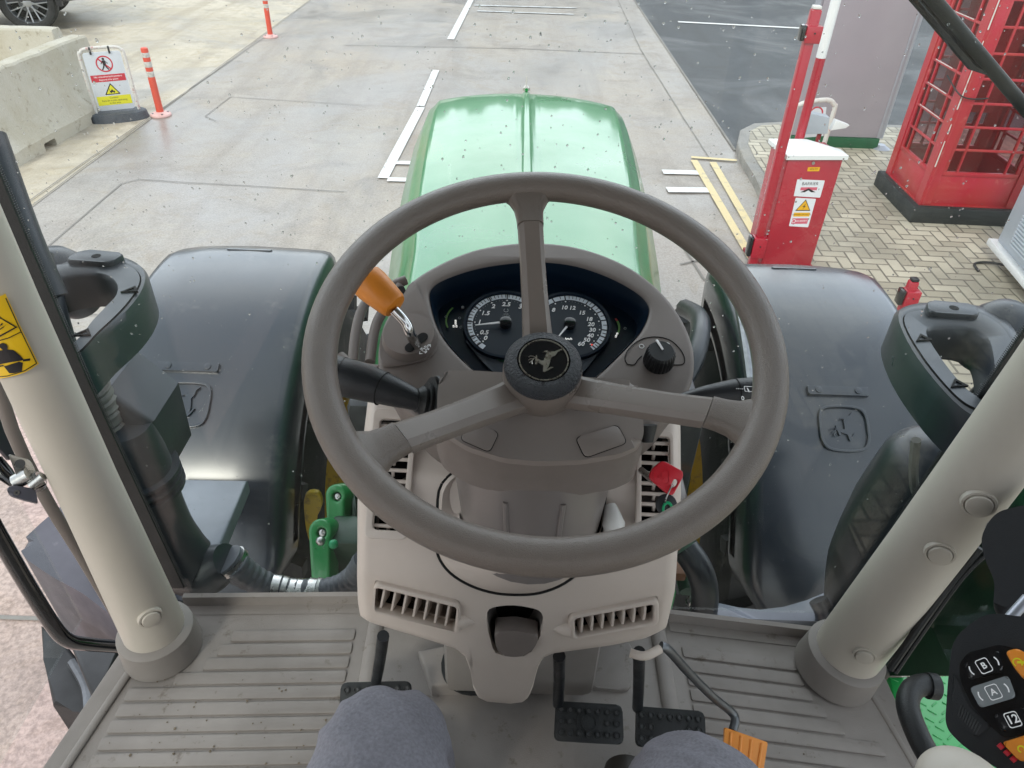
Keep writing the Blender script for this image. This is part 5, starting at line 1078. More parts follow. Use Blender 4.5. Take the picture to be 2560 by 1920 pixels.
rg = [[W.w(cO[0] + (x - cO[0]) * s_, cO[1] + (y - cO[1]) * s_ - dv, n_) for x, y in OP] for s_, n_, dv in ((1.0, NF - .012, 0), (.995, NF - .03, 0), (.97, NF - .055, 0), (.965, NF - .058, 0), (.93, NF - .085, .004), (.90, NF - .088, .005), (.70, NF - .12, .012))]
b.loft(rg, 'pod_brown', False); pod = b.obj('instrument_pod', T, 45)
# dark recess
cR = W.uv(1345, 800, NF); NB = NF - .035; b = B()
rg = [[W.w(cR[0] + (x - cR[0]) * s_, cR[1] + (y - cR[1]) * s_, n_) for x, y in RP] for s_, n_ in ((1.003, NF - .002), (.975, NF - .008), (.965, NF - .014), (.95, NF - .02), (.94, NB))]
b.loft(rg, 'cluster_dark', False); b.raw(rg[-1], [tuple(range(len(rg[-1])))], 'cluster_dark'); rcs = b.obj('cluster_recess', T, 40)
gz = NB + .002
gp = [(1150, 838), (1170, 832), (1195, 850), (1230, 878), (1262, 882), (1300, 895), (1340, 905), (1422, 900), (1460, 890), (1500, 862), (1520, 838), (1560, 846), (1545, 865), (1500, 905), (1460, 935), (1380, 950), (1300, 945), (1230, 925), (1195, 905), (1168, 862)]
b = B(); b.prism(rpoly([W.uv(x, y, gz) for x, y in [(1158, 848), (1262, 890), (1422, 895), (1528, 846), (1450, 942), (1240, 940), (1205, 905)]], .008), gz - .001, gz + .002, 'cluster_grey', W, .001); b.obj('lower_trim', rcs)
b = B(); b.prism([W.uv(x, y, gz + .003) for x, y in [(1235, 893), (1262, 888), (1300, 887), (1320, 905), (1285, 908), (1250, 903)]], gz + .002, gz + .003, 'green_dark', W); b.obj('lcd_window', rcs)
def gauge(cx_, cy_, rp, ring, majors, minors, nums, needle, labels):
    c = W.uv(cx_, cy_, gz + .004); r = (W.uv(cx_ + rp, cy_, gz + .004)[0] - c[0]); z = gz + .004
    b = B(); b.disc(c, r * 1.02, gz, z, 'gauge_face', W, 48)
    b.lathe([(r * 1.12, gz - .001), (r * 1.10, z + .003), (r * 1.03, z + .003), (r * 1.01, z)], 'cluster_dark', Fr(W.w(*c, 0), W.u, W.v, W.n), 56)
    b.ring(c, r * .86, r * .99, z, z + .0006, 'gauge_ring', W, ring[0], ring[1], 60)
    for a in majors: b.prism([(c[0] + q * r * math.cos(R(a)) - s_ * .0006 * math.sin(R(a)), c[1] + q * r * math.sin(R(a)) + s_ * .0006 * math.cos(R(a))) for q, s_ in ((.84, -1), (1.0, -1), (1.0, 1), (.84, 1))], z + .0006, z + .0012, 'ink', W)
    for a in minors: b.prism([(c[0] + q * r * math.cos(R(a)) - s_ * .0003 * math.sin(R(a)), c[1] + q * r * math.sin(R(a)) + s_ * .0003 * math.cos(R(a))) for q, s_ in ((.89, -1), (.99, -1), (.99, 1), (.89, 1))], z + .0006, z + .0011, 'ink', W)
    for a in majors: b.disc((c[0] + .80 * r * math.cos(R(a)), c[1] + .80 * r * math.sin(R(a))), .0009, z, z + .0004, 'print_white', W, 8)
    for a in minors: b.disc((c[0] + .80 * r * math.cos(R(a)), c[1] + .80 * r * math.sin(R(a))), .0004, z, z + .0004, 'print_dim', W, 6)
    g = b.obj('gauge', T)
    b = B()
    for t, x, y, s_ in nums: q = W.uv(x, y, z); b.text(t, q[0], q[1], z + .0007, s_ * 1.35, 'print_white', W, 0, .0002, shear=.2, bold=.0002)
    for t, x, y, s_, m in labels: q = W.uv(x, y, z); b.text(t, q[0], q[1], z + .0007, s_, m, W, 0, .0002, shear=.15, bold=.0001)
    b.obj('numerals', g)
    b = B(); q = W.uv(*needle, z + .006); d = Vector((q[0] - c[0], q[1] - c[1])); u = d.normalized(); p_ = Vector((-u.y, u.x)); C = Vector(c)
    b.prism([tuple(C + p_ * .0013), tuple(C + d + p_ * .0003), tuple(C + d - p_ * .0003), tuple(C - p_ * .0013)], z + .004, z + .0055, 'print_white', W); b.disc(c, .0072, z, z + .008, 'gloss_black', W, 24, .002); b.obj('needle', g)
lg = [233, 220, 205, 176, 147, 118, 90, 60, 30, 0]
gauge(1264, 811, 96, (236, -50), [226, 208, 178, 148, 119, 89, 60, 30, 0], [x for x in range(-40, 226, 6)], [('0', 1213, 846, .0062), ('0.5', 1210, 832, .0062), ('1', 1198, 806, .0062), ('1.5', 1213, 784, .0062), ('2', 1233, 767, .0062), ('2.5', 1265, 762, .0062), ('3', 1300, 768, .0062)], (1188, 811), [('n/min', 1265, 786, .0026, 'print_dim'), ('x1000', 1265, 792, .0036, 'print_dim')])
b = B(); q = W.uv(1265, 777, gz + .004); b.ring(q, .0022, .0029, gz + .0045, gz + .0052, 'print_dim', W, 120, 420, 20); b.obj('engine_symbol', rcs)
gauge(1424, 813, 94, (230, -52), [-48, -38, -22, -8, 12, 30, 45, 58, 97, 118, 138, 158, 180, 200], [-43, -30, -15, 2, 21, 37, 52, 65, 72, 78, 84, 90, 105, 128, 148], [('0', 1388, 857, .0058), ('2', 1368, 838, .0058), ('4', 1360, 815, .0058), ('6', 1363, 793, .0058), ('8', 1383, 776, .0058), ('10', 1410, 770, .0058), ('12', 1430, 771, .0058), ('15', 1454, 783, .0058), ('18', 1472, 799, .0058), ('20', 1477, 812, .0058), ('30', 1480, 826, .0058), ('40', 1475, 840, .0058), ('50', 1466, 851, .0058), ('60', 1452, 861, .0058)], (1384, 855), [('km/h', 1421, 848, .0042, 'lamp_white')])
b = B()
for x, y in ((1139, 802), (1139, 808), (1134, 815), (1141, 815)): q = W.uv(x, y, gz + .002); b.prism(rrect(q[0] - .0011, q[1] - .0007, q[0] + .0011, q[1] + .0007, .0005), gz, gz + .003, 'lamp_white', W)
for x, y in ((1543, 834), (1540, 840)): q = W.uv(x, y, gz + .002); b.prism(rrect(q[0] - .0011, q[1] - .0008, q[0] + .0011, q[1] + .0008, .0005), gz, gz + .003, 'lamp_white', W)
q = W.uv(1480, 862, gz + .005); b.disc(q, .0009, gz, gz + .0056, 'lamp_red', W, 8); q = W.uv(1157, 770, gz); b.disc(q, .0018, gz, gz + .002, 'print_dim', W, 12); b.obj('indicator_lamps', rcs)
b = B(); c = W.uv(1175, 800, gz + .002); r = W.uv(1210, 800, gz)[0] - W.uv(1160, 800, gz)[0]; b.ring((c[0], c[1]), r * .98 + .004, r * 1.06 + .004, gz + .001, gz + .0016, 'print_green', W, 140, 205, 16); c = W.uv(1505, 815, gz + .002); b.ring((c[0] - .002, c[1]), r * .9, r * 1.0, gz + .001, gz + .0016, 'print_green', W, -30, 22, 16); b.ring((c[0] - .002, c[1]), r * .9, r * 1.0, gz + .001, gz + .0016, 'print_red', W, 24, 34, 6)
for x, y in ((1115, 791), (1563, 820), (1149, 794), (1152, 817)): q = W.uv(x, y, gz + .002); b.ring(q, .0012, .0017, gz + .001, gz + .0016, 'print_dim', W, seg=10)
b.obj('side_scales', rcs)
# column cover under the hub
NC = -.074
cov = [(1102, 935), (1118, 926), (1180, 926), (1560, 948), (1588, 952), (1600, 975), (1607, 1030), (1610, 1085), (1600, 1112), (1553, 1134), (1455, 1150), (1350, 1154), (1260, 1146), (1170, 1118), (1110, 1080), (1092, 1030), (1094, 970)]
CV = rpoly(face(cov, NC), .008); cC = W.uv(1350, 1030, NC); b = B(); b.prism(CV, NC - .0105, NC, 'cover_lit', W, .009, 6)
rg = [[W.w(cC[0] + (x - cC[0]) * s_, cC[1] + (y - cC[1]) * s_, n_) for x, y in CV] for s_, n_ in ((1, NC - .0098), (1.01, NC - .022), (1.035, NC - .026), (1.045, NC - .045), (1.05, NC - .075))]
b.loft(rg, 'pod_brown', False); cov_o = b.obj('column_cover', T, 40)
for pts in (((1439, 1095), (1543, 1063), (1567, 1108), (1463, 1145)), ((1150, 1099), (1224, 1131), (1247, 1082), (1176, 1052))):
    P = [W.uv(x, y, NC) for x, y in pts]; b = B(); pc = (sum(p[0] for p in P) / 4, sum(p[1] for p in P) / 4); b.prism(rpoly([(pc[0] + (p[0] - pc[0]) * 1.04, pc[1] + (p[1] - pc[1]) * 1.06) for p in P], .006), NC - .001, NC + .0004, 'blackout', W); b.prism(rpoly(P, .0055), NC, NC + .0016, 'cover_lit', W, .0012, 2); b.obj('blank_switch', cov_o)
# left flange with shuttle lever dial
NL = NF + .002
b = B(); fl = [(1030, 702), (1045, 720), (1078, 800), (1092, 850), (1088, 880), (1062, 900), (1010, 912), (958, 915), (950, 880), (953, 840), (975, 795), (1000, 752)]
b.prism(sm2([W.uv(x, y, NL) for x, y in fl], 3), NF - .006, NL, 'pod_brown', W, .002); c = W.uv(1024, 848, NL); r = W.uv(1092, 848, NL)[0] - c[0]
b.lathe([(r * 1.06, NL - .002), (r * 1.0, NL + .001), (r * .98, NL + .007), (r * .93, NL + .011), (0, NL + .012)], 'pod_brown', Fr(W.w(c[0], c[1], 0), W.u, W.v, W.n), 48); dl = b.obj('shuttle_dial', pod)
ND = NL + .012; b = B(); p0, p1 = Vector(W.uv(1024, 870, ND)), Vector(W.uv(1058, 842, ND)); d = (p1 - p0).normalized(); pn = Vector((-d.y, d.x)); hw = .0052; o_ = []
for k_ in range(9): a = math.pi / 2 + math.pi * k_ / 8; o_.append(tuple(p0 + (d * math.cos(a) + pn * math.sin(a)) * hw))
for k_ in range(9): a = -math.pi / 2 + math.pi * k_ / 8; o_.append(tuple(p1 + (d * math.cos(a) + pn * math.sin(a)) * hw))
b.prism(o_, ND, ND + .0008, 'blackout', W); b.obj('gate_slot', dl)
b = B()
cc = Vector(W.uv(1062, 874, ND)); dd = d
def lp(a, bq): return tuple(cc + dd * a * .00072 + pn * bq * .00072)
for poly in ([(-3, -3), (-3, 3), (-2.2, 3), (-2.2, -3)], [(-3, -3), (2.5, -3), (2.5, -2.3), (-3, -2.3)], [(-3, 2.3), (2.5, 2.3), (2.5, 3), (-3, 3)], [(1.8, -3), (2.5, -3), (2.5, 3), (1.8, 3)], [(2.5, -1.8), (7, -1.8), (7, -1.2), (2.5, -1.2)], [(2.5, 1.2), (7, 1.2), (7, 1.8), (2.5, 1.8)], [(6.4, -1.8), (7, -1.8), (7, 1.8), (6.4, 1.8)], [(-3, 4), (1, 4), (1, 5.8), (-3, 5.8)], [(-3, -5.8), (1, -5.8), (1, -4), (-3, -4)], [(4, 3), (7, 3), (7, 4.4), (4, 4.4)], [(4, -4.4), (7, -4.4), (7, -3), (4, -3)], [(8.6, 0), (10, 0), (8.5, 2.6), (7.4, 2.6)], [(8.6, 0), (10, 0), (13.6, -.1), (13.6, .6)], [(14, 0), (10.5, 3), (9.6, 2.4), (12.4, 0)], [(14, 0), (12.4, 0), (9.6, -2.4), (10.5, -3)], [(-10, 0), (-8.4, 0), (-5.6, 2.4), (-6.5, 3)], [(-10, 0), (-6.5, -3), (-5.6, -2.4), (-8.4, 0)]):
    b.prism([lp(x - 1.5, y) for x, y in poly], ND, ND + .0006, 'print_white', W)
b.obj('direction_symbol', dl)
b = B(); L0 = W.up(1042, 866, ND - .004); L1 = W.up(1026, 835, ND + .03); L2 = W.up(1013, 806, ND + .042); L3 = W.up(985, 775, ND + .052)
b.tube([L0, L1, L2, L3], [.0056, .0056, .0054, .0054], 'chrome', 24, 8); lv = b.obj('shuttle_lever', T)
b = B(); K0, K1 = W.up(990, 768, ND + .05), W.up(915, 700, ND + .058); kd = (K1 - K0); b.tube([K0 + kd * t for t in (0, .03, .10, .35, .8, .97, 1.0)], [.007, .013, .0148, .0165, .0188, .0184, .015], 'orange', 28); b.obj('lever_knob', lv)
b = B(); q = W.uv(1004, 733, NF); b.prism(rpoly([W.uv(x, y, NF - .004) for x, y in ((988, 722), (1008, 716), (1016, 728), (1000, 752), (984, 745))], .004), NF - .012, NF - .002, 'blackout', W); b.obj('grab_slot', pod)
# slim grab rails left of the pod
for i_, path in enumerate((((1015, 700), (985, 712), (935, 735), (905, 775), (890, 830), (882, 905)), ((850, 890), (870, 905), (905, 918), (945, 925)), ((925, 905), (938, 820), (965, 765), (1000, 715)))):
    b = B(); b.tube([W.up(x, y, NF - .035) for x, y in path], .006, 'pod_brown', 12, 5, True); b.obj('grab_rail', pod)
# rotary light switch
b = B(); c = W.uv(1645, 905, NF); G = Fr(W.w(c[0], c[1], NF), W.u, W.v, W.n); r = .0150; rings = []
for n_, s_, am in ((0, 1.08, 0), (.002, 1.06, .06), (.016, 1.0, .07), (.019, .95, .02), (.021, .86, 0)): rings.append([G.w(r * s_ * (1 + am * math.sin(24 * 2 * math.pi * k_ / 192)) * math.cos(2 * math.pi * k_ / 192), r * s_ * (1 + am * math.sin(24 * 2 * math.pi * k_ / 192)) * math.sin(2 * math.pi * k_ / 192), n_) for k_ in range(192)])
b.loft(rings, 'black_plastic'); b.prism([(-.0058, .0135), (-.0035, .0145), (.002, .002), (.0003, .0008)], .0205, .0222, 'print_white', G, .0003); b.obj('light_switch', pod)
b = B(); arc = [(1568, 910), (1562, 895), (1572, 872), (1600, 850), (1637, 842), (1675, 850), (1702, 875), (1712, 898), (1706, 911), (1682, 912)]; b.tube([W.up(x, y, NF + .0004) for x, y in arc], .0005, 'blackout', 6, 4); b.tube([W.up(x, y, NF + .0004) for x, y in ((1568, 910), (1585, 912), (1594, 900), (1604, 890))], .0005, 'blackout', 6, 3)
for x, y in ((1604, 866), (1668, 862)): q = W.uv(x, y, NF); b.ring(q, .0022, .0029, NF, NF + .0006, 'print_white', W, seg=20)
b.obj('switch_marking', pod)
# ---- stalks
def stalk(path, rs, n_, boot):
    b = B(); P = [W.up(x, y, nn) for (x, y), nn in zip(path, n_)]; b.tube(P, rs, 'black_plastic', 24, 5); o = b.obj('column_stalk', T); return o, P
s1, P = stalk(((1062, 1008), (1035, 998), (985, 980), (930, 962), (868, 945), (800, 925)), [.009, .011, .015, .018, .0195, .0195], [-.095, -.092, -.088, -.084, -.08, -.08], 1)
b = B()
for t, r in ((0, .024), (.25, .020), (.5, .015), (.62, .022), (.8, .0125), (1.0, .012)): pass
P0 = W.up(1088, 1005, -.10); P1 = W.up(1040, 1000, -.092); b.tube([P0.lerp(P1, t) for t in (0, .12, .14, .3, .32, .5, .52, .7, .85, 1)], [.027, .026, .020, .025, .018, .019, .014, .015, .0125, .012], 'rubber', 24); b.obj('boot', s1)
b = B(); A, C = W.up(957, 972, -.0855), W.up(956, 971.6, -.0855); b.tube([A, C], .0176, 'blackout', 24); A, C = W.up(858, 942, -.08), W.up(857, 941.8, -.08); b.tube([A, C], .0199, 'blackout', 24); b.obj('knurl_line', s1)
s2, P = stalk(((1640, 1010), (1700, 1000), (1760, 990), (1840, 982), (1895, 978)), [.004, .006, .010, .0145, .0150], [-.09] * 5, 0)
b = B(); b.tube([W.up(1839, 982, -.09), W.up(1840.4, 981.9, -.09)], .0151, 'blackout', 24)
G = Fr(W.w(0, 0, -.074), W.u, W.v, W.n); q = G.uv(1857, 996); b.text('0', q[0], q[1], 0, .0065, 'print_white', G); q = G.uv(1872, 973); b.plate(rrect(q[0] - .0045, q[1] - .003, q[0] + .006, q[1] + .0035, .001), [rrect(q[0] - .0039, q[1] - .0024, q[0] + .0054, q[1] + .0029, .0008)], 0, .0003, 'print_white', G); b.prism([(q[0] - .001, q[1] - .0035), (q[0] + .001, q[1] - .0035), (q[0] - .001, q[1] + .0015), (q[0] - .002, q[1] + .0015)], 0, .0003, 'print_white', G)
for k_ in range(4): b.prism([(q[0] - .0125 + k_ * .002, q[1] - .0003), (q[0] - .0115 + k_ * .002, q[1] - .0003), (q[0] - .0115 + k_ * .002, q[1] + .0003), (q[0] - .0125 + k_ * .002, q[1] + .0003)], 0, .0003, 'print_white', G)
b.obj('wiper_symbol', s2)
b = B(); q0, q1 = W.up(1618, 1062, -.09), W.up(1618, 1105, -.10); b.tube([q0, q1], [.010, .006], 'rubber', 14); b.obj('boot', s2)
# ---- steering wheel
b = B(); RM = .2012; rings = []
for k_ in range(120):
    a = 2 * math.pi * k_ / 120; ca, sa_ = math.cos(a), math.sin(a); rings.append([W.w((RM + .0153 * math.cos(t)) * ca, (RM + .0153 * math.cos(t)) * sa_, .0148 * math.sin(t)) for t in [2 * math.pi * j / 28 for j in range(28)]])
b.loft(rings, 'wheel_brown', True, True, True); 
SP = [(1845, 1038, .0150), (928, 1122, .0155), (1320, 482, .0135)]
for x, y, hw in SP:
    q = Vector(W.uv(x, y, 0)); d = q.normalized(); pn = Vector((-d.y, d.x)); rings = []
    for r_, w_, n_, th in ((.197, hw * 2.3, -.001, .012), (.186, hw * 1.55, -.0035, .0085), (.176, hw * 1.15, -.006, .0078), (.166, hw * 1.03, -.008, .0074), (.155, hw, -.010, .0072)):
        o_ = []
        for s_, t in ((-1, -.6), (-.9, -1), (.9, -1), (1, -.6), (1, .2), (.86, .75), (.6, 1), (-.6, 1), (-.86, .75), (-1, .2)): v = d * r_ + pn * (s_ * w_); o_.append(W.w(v.x, v.y, n_ + t * th))
        rings.append(o_)
    b.loft(rings, 'wheel_brown')
sw = b.obj('steering_wheel', T, 60)
for x, y, hw in SP:
    q = Vector(W.uv(x, y, 0)); d = q.normalized(); pn = Vector((-d.y, d.x)); rings = []; b = B()
    for r_, w_, n_ in ((.1545, hw * .97, -.0105), (.12, hw * .95, -.026), (.08, hw * 1.0, -.042), (.045, hw * 1.12, -.056), (.03, hw * 1.2, -.061)):
        o_ = []
        for s_, t in ((-1, -1.0), (1, -1.0), (1, -.1), (.93, .35), (.55, .95), (-.30, 1), (-.62, .95), (-.94, .35), (-1, -.1)): v = d * r_ + pn * (s_ * w_); o_.append(W.w(v.x, v.y, n_ + t * .0075))
        rings.append(o_)
    b.loft(rings, 'spoke_brown'); b.obj('spoke', sw, 30)
hn = -.030; H = Fr(W.w(0, 0, hn + .0125), W.u, W.v, W.n); hr = (W.uv(1458, 935, hn)[0] - W.uv(1256, 935, hn)[0]) / 2
b = B(); b.lathe([(hr * .6, -.02), (hr * 1.0, -.024), (hr * 1.02, -.03), (hr * 1.02, -.04), (hr * .97, -.052), (hr * .90, -.068)], 'spoke_brown', H, 56); b.lathe([(hr * .92, -.066), (hr * .95, -.069), (hr * .95, -.072), (hr * .85, -.074)], 'pod_dark', H, 56); b.obj('hub', sw)
b = B(); b.lathe([(hr * 1.0, -.0245), (hr * .985, -.019), (hr * .93, -.0155), (hr * .80, -.0125), (hr * .67, -.0115)], 'hub_grain', H, 64); b.lathe([(hr * .67, -.0115), (hr * .655, -.0130), (hr * .64, -.0125), (0, -.0122)], 'gloss_black', H, 56); b.ring((0, 0), hr * .595, hr * .625, -.0124, -.0113, 'silver', H); b.obj('horn_cap', sw)
b = B(); deer(b, H, (0, -.0002), hr * .60, -.0122, -.0113, 'silver'); b.obj('stag_emblem', sw)

# ---- pedals
def pedal(pts, z, lab, studs, stem):
    P = [onz(x, y, z) for x, y in pts]; c = sum(P, Vector()) / len(P); u = ((P[1] - P[0]) + (P[2] - P[3])).normalized(); n_ = Vector((0, -.42, .9)); v = n_.cross(u).normalized(); n_ = u.cross(v); F = Fr(c, u, v, n_)
    Q = [F.uv(x, y) for x, y in pts]; b = B(); b.prism(rpoly(Q, .010), -.012, .0, 'rubber', F, .003); o = b.obj('pedal', T)
    b = B()
    x0, x1 = min(q[0] for q in Q) + .010, max(q[0] for q in Q) - .010; y0, y1 = min(q[1] for q in Q) + .012, max(q[1] for q in Q) - .012
    for j in range(3):
        for i in range(7):
            if j == 1 and 2 <= i <= 4: continue
            cc = (x0 + (x1 - x0) * i / 6, y0 + (y1 - y0) * j / 2 - .0); b.ring(cc, .0032, .0050, 0, .0035, 'rubber', F, seg=14); b.disc(cc, .0032, 0, .0008, 'steel_dark', F, 10)
    if studs:
        b.ring(((x0 + x1) / 2, (y0 + y1) / 2), .0105, .0125, 0, .0015, 'rubber', F, seg=24); b.ring(((x0 + x1) / 2, (y0 + y1) / 2), .018, .0195, 0, .0015, 'rubber', F, 100, 260, 16)
    b.obj('grip_studs', o); A = [onz(x, y, zz) for x, y, zz in stem]; b = B(); b.tube(A, .0085, 'black_plastic', 12, 3); b.obj('pedal_arm', o)
pedal([(1390, 1752), (1556, 1762), (1560, 1862), (1385, 1852)], FZ + .07, '', True, [(1398, 1640, FZ + .30), (1398, 1700, FZ + .18), (1395, 1760, FZ + .075)])
pedal([(1592, 1765), (1762, 1778), (1766, 1880), (1590, 1866)], FZ + .07, '', False, [(1598, 1630, FZ + .30), (1597, 1700, FZ + .18), (1594, 1770, FZ + .075)])
pedal([(852, 1706), (1028, 1702), (1030, 1810), (846, 1818)], FZ + .08, '', False, [(958, 1590, FZ + .28), (950, 1650, FZ + .18), (940, 1705, FZ + .085)])
b = B(); b.tube([onz(x, y, z) for x, y, z in ((1652, 1615, FZ + .26), (1672, 1626, FZ + .25), (1720, 1680, FZ + .19), (1780, 1740, FZ + .13), (1828, 1780, FZ + .09), (1838, 1800, FZ + .085), (1832, 1826, FZ + .08))], .0068, 'steel_dark', 16, 5); ac = b.obj('accelerator', T)
F = frame_to(onz(1870, 1880, FZ + .07), (-.05, -.5, .85)); b = B(); Q = [F.uv(x, y) for x, y in ((1812, 1818), (1920, 1856), (1905, 1950), (1808, 1935))]; b.prism(rpoly(Q, .003), -.008, 0, 'orange_pad', F, .0015)
for k_ in range(4): a, c = Vector(Q[0]).lerp(Vector(Q[1]), .14 + .24 * k_), Vector(Q[3]).lerp(Vector(Q[2]), .14 + .24 * k_); b.tube([F.w(a.x, a.y - .004, .0005), F.w(c.x, c.y + .003, .0005)], .0022, 'orange_pad', 8)
b.obj('accelerator_pad', ac)
b = B(); b.tube([onz(1575, 1632, FZ + .33), onz(1612, 1640, FZ + .33), onz(1650, 1622, FZ + .33)], .006, 'beige', 10, 4); b.obj('cable_guide', T)

# ---- windscreen, doors, roof
GY = .872
b = B(); b.box((-.80, GY - .002, FZ - .009), (.78, GY + .003, 3.02), 'glass', .0); b.obj('windscreen', T)
b = B(); b.box((-.80, GY - .012, FZ - .10), (.78, GY + .012, FZ - .05), 'rubber', .004); b.obj('windscreen_sill', T)
# wiper
b = B(); w0, w1 = ony(2325, -12, GY + .03), ony(2575, 285, GY + .03); dv = (w1 - w0).normalized(); w0 = w0 - dv * .25; w1 = w1 + dv * .1; b.tube([w0, w1], .0075, 'rubber', 10); wp = b.obj('wiper_arm', T)
b = B(); o_ = Vector((-.008, .004, -.008)); b.tube([w0 + o_, w1 + o_ - dv * .20, w1 - dv * .17], [.0055, .0055, .003], 'gloss_black', 8); b.obj('wiper_blade', wp)
# left door: frame tube and glass, striker on the pillar
DX = -.80
def dx(x, y, X=DX): return onx(x, y, X)
b = B(); fr_ = [dx(-70, 1220), dx(0, 1345), dx(70, 1465), dx(130, 1560), dx(165, 1598), dx(210, 1610), dx(320, 1618)]
b.tube(fr_, .0125, 'gloss_black', 14, 5); b.obj('door_frame', T)
b = B(); A = [dx(x, y, -.735) for x, y in ((-60, 780), (30, 1075), (120, 1255), (200, 1385), (322, 1590))]; b.tube(A, .009, 'pod_brown', 10, 3); b.obj('door_seal', T)
b = B(); b.box((DX - .003, -.9, FZ + .0), (DX + .002, .80, 3.0), 'glass_side'); b.obj('side_glass', T); b = B(); b.box((.783, -.9, FZ), (.788, .84, 3.0), 'glass_side'); b.obj('side_glass', T)
# striker bracket
SD = 1.0; c = ond(62, 1165, SD); F = frame_to(c, (CAM - c).normalized() + Vector((.1, 0, .3))); b = B()
b.prism(rpoly([F.uv(x, y) for x, y in ((20, 1134), (76, 1150), (92, 1182), (58, 1190), (42, 1192))], .004), -.003, .0, 'steel', F, .0008); st = b.obj('door_striker', T)
b = B(); q = F.uv(50, 1160); b.disc(q, .0062, 0, .003, 'steel_dark', F, 16); b.obj('rivet', st)
b = B(); P = [F.uv(x, y, 0) for x, y in ((58, 1176), (95, 1178), (112, 1188), (117, 1205), (108, 1216), (84, 1225))]; P = [(p[0], p[1]) for p in P]; pts = [v for v in crv([Vector((p[0], p[1], 0)) for p in P], None, 4)]
b.loft([[F.w(p.x, p.y, z) for p in pts] + [F.w(p.x * .965, p.y * .97 - .0012, z) for p in reversed(pts)] for z in (.0, -.035)], 'steel'); b.obj('striker_loop', st)
b = B(); b.tube([ond(40, 1205, SD), ond(75, 1185, SD)], .0105, 'steel', 16); b.tube([ond(78, 1214, SD), ond(108, 1190, SD)], .006, 'steel', 12); b.obj('latch_pin', st)
b = B(); b.prism(rpoly([F.uv(x, y, .0) for x, y in ((15, 1221), (30, 1212), (88, 1222), (96, 1258), (60, 1250), (24, 1238))], .004), -.012, .0, 'tank', F, .002); q = F.uv(42, 1232); b.ring(q, .0015, .0035, 0, .0012, 'steel', F, seg=14); b.obj('latch_catch', st)
b = B(); b.tube([ond(-12, 1150, 1.08), ond(12, 1185, 1.08), ond(34, 1206, 1.08)], [.010, .012, .008], 'gloss_black', 10); b.tube([ond(-5, 1160, 1.075), ond(10, 1178, 1.075)], .004, 'steel', 8); b.obj('door_latch', T)
b = B(); b.prism([(p.y, p.z) for p in (dx(-60, 900, -.79), dx(0, 980, -.79), dx(48, 1130, -.79), dx(20, 1150, -.79), dx(-60, 1060, -.79))], -.003, .003, 'tank', Fr((-.79, 0, 0), (0, 1, 0), (0, 0, 1), (1, 0, 0)), .001); b.obj('door_lock_cover', T)
# roof, rear pillars, rear window frame
b = B(); b.box((-.80, -1.0, 3.02), (.80, 1.0, 3.16), 'green_paint', .05, seg=4); rf_ = b.obj('roof', T); b = B(); b.box((-.76, -.96, 2.995), (.76, .86, 3.019), 'headliner', .005); b.obj('headliner', rf_)
for x in (-.74, .72): b = B(); b.box((x - .03, -.96, FZ - .01), (x + .03, -.86, 3.0), 'pillar_beige', .02); b.obj('rear_pillar', T)
b = B(); b.box((-.71, -.95, FZ - .01), (.69, -.88, 1.95), 'headliner', .01); b.obj('rear_wall', T)
# ---- right side outside the cab: green tread plate, panel, hand rail, black control tower
b = B(); z = 1.30; P = [onz(x, y, z) for x, y in ((2222, 1692), (2380, 1688), (2420, 1750), (2560, 2000), (2420, 2080), (2300, 1880), (2240, 1790))]; b.prism([(p.x, p.y) for p in P], z - .03, z, 'green_plate', WF, .004)
cx0, cy0 = onz(2330, 1780, z).x, onz(2330, 1780, z).y
for i_ in range(-9, 10):
    for j_ in range(-9, 10):
        x, y = cx0 + i_ * .026 + (j_ % 2) * .013, cy0 + j_ * .018; a = .6 if (i_ + j_) % 2 else -.6
        if not (-.03 < 1): continue
        pr = Vector((x, y, z)) - CAM; sxp = CX + FPX * pr.dot(CR) / pr.dot(CF); syp = CY - FPX * pr.dot(CU) / pr.dot(CF)
        if syp < 1697 or sxp < 2225 + (syp - 1692) * .5: continue
        if sxp > 2400 + (syp - 1700) * .5 or syp > 1990: continue
        b.box((-.009, -.0016, 0), (.009, .0016, .0018), 'green_plate', .0008, Fr((x, y, z), (math.cos(a), math.sin(a), 0), (-math.sin(a), math.cos(a), 0), (0, 0, 1)), 1)
b.obj('tread_plate', T)
RX = .86; b = B(); P = [onx(x, y, RX) for x, y in ((2215, 1690), (2300, 1560), (2420, 1390), (2600, 1200), (2700, 1400), (2700, 1760), (2480, 1692), (2372, 1690))]; b.prism([(p.y, p.z) for p in P], -.02, .0, 'green_dark', Fr((RX, 0, 0), (0, 1, 0), (0, 0, 1), (1, 0, 0)), .003); gp_ = b.obj('side_panel', T)
b = B(); b.tube([ond(2225, 1672, 1.17), ond(2345, 1500, 1.12), ond(2450, 1370, 1.08)], .006, 'rubber', 8, 3); b.tube([ond(2238, 1682, 1.17), ond(2300, 1590, 1.15), ond(2400, 1450, 1.10), ond(2465, 1385, 1.08)], .004, 'rubber', 8, 3); b.obj('door_seal', T)
b = B(); b.tube([ond(2335, 1716, 1.06), ond(2305, 1712, 1.06), ond(2278, 1728, 1.05), ond(2270, 1770, 1.03), ond(2300, 1850, 1.0), ond(2345, 1930, .98), ond(2370, 1990, .96)], .0155, 'rubber', 20, 6); b.tube([ond(2318, 1714, 1.06), ond(2341, 1717, 1.06)], .0185, 'rubber', 20); b.obj('hand_rail', T)
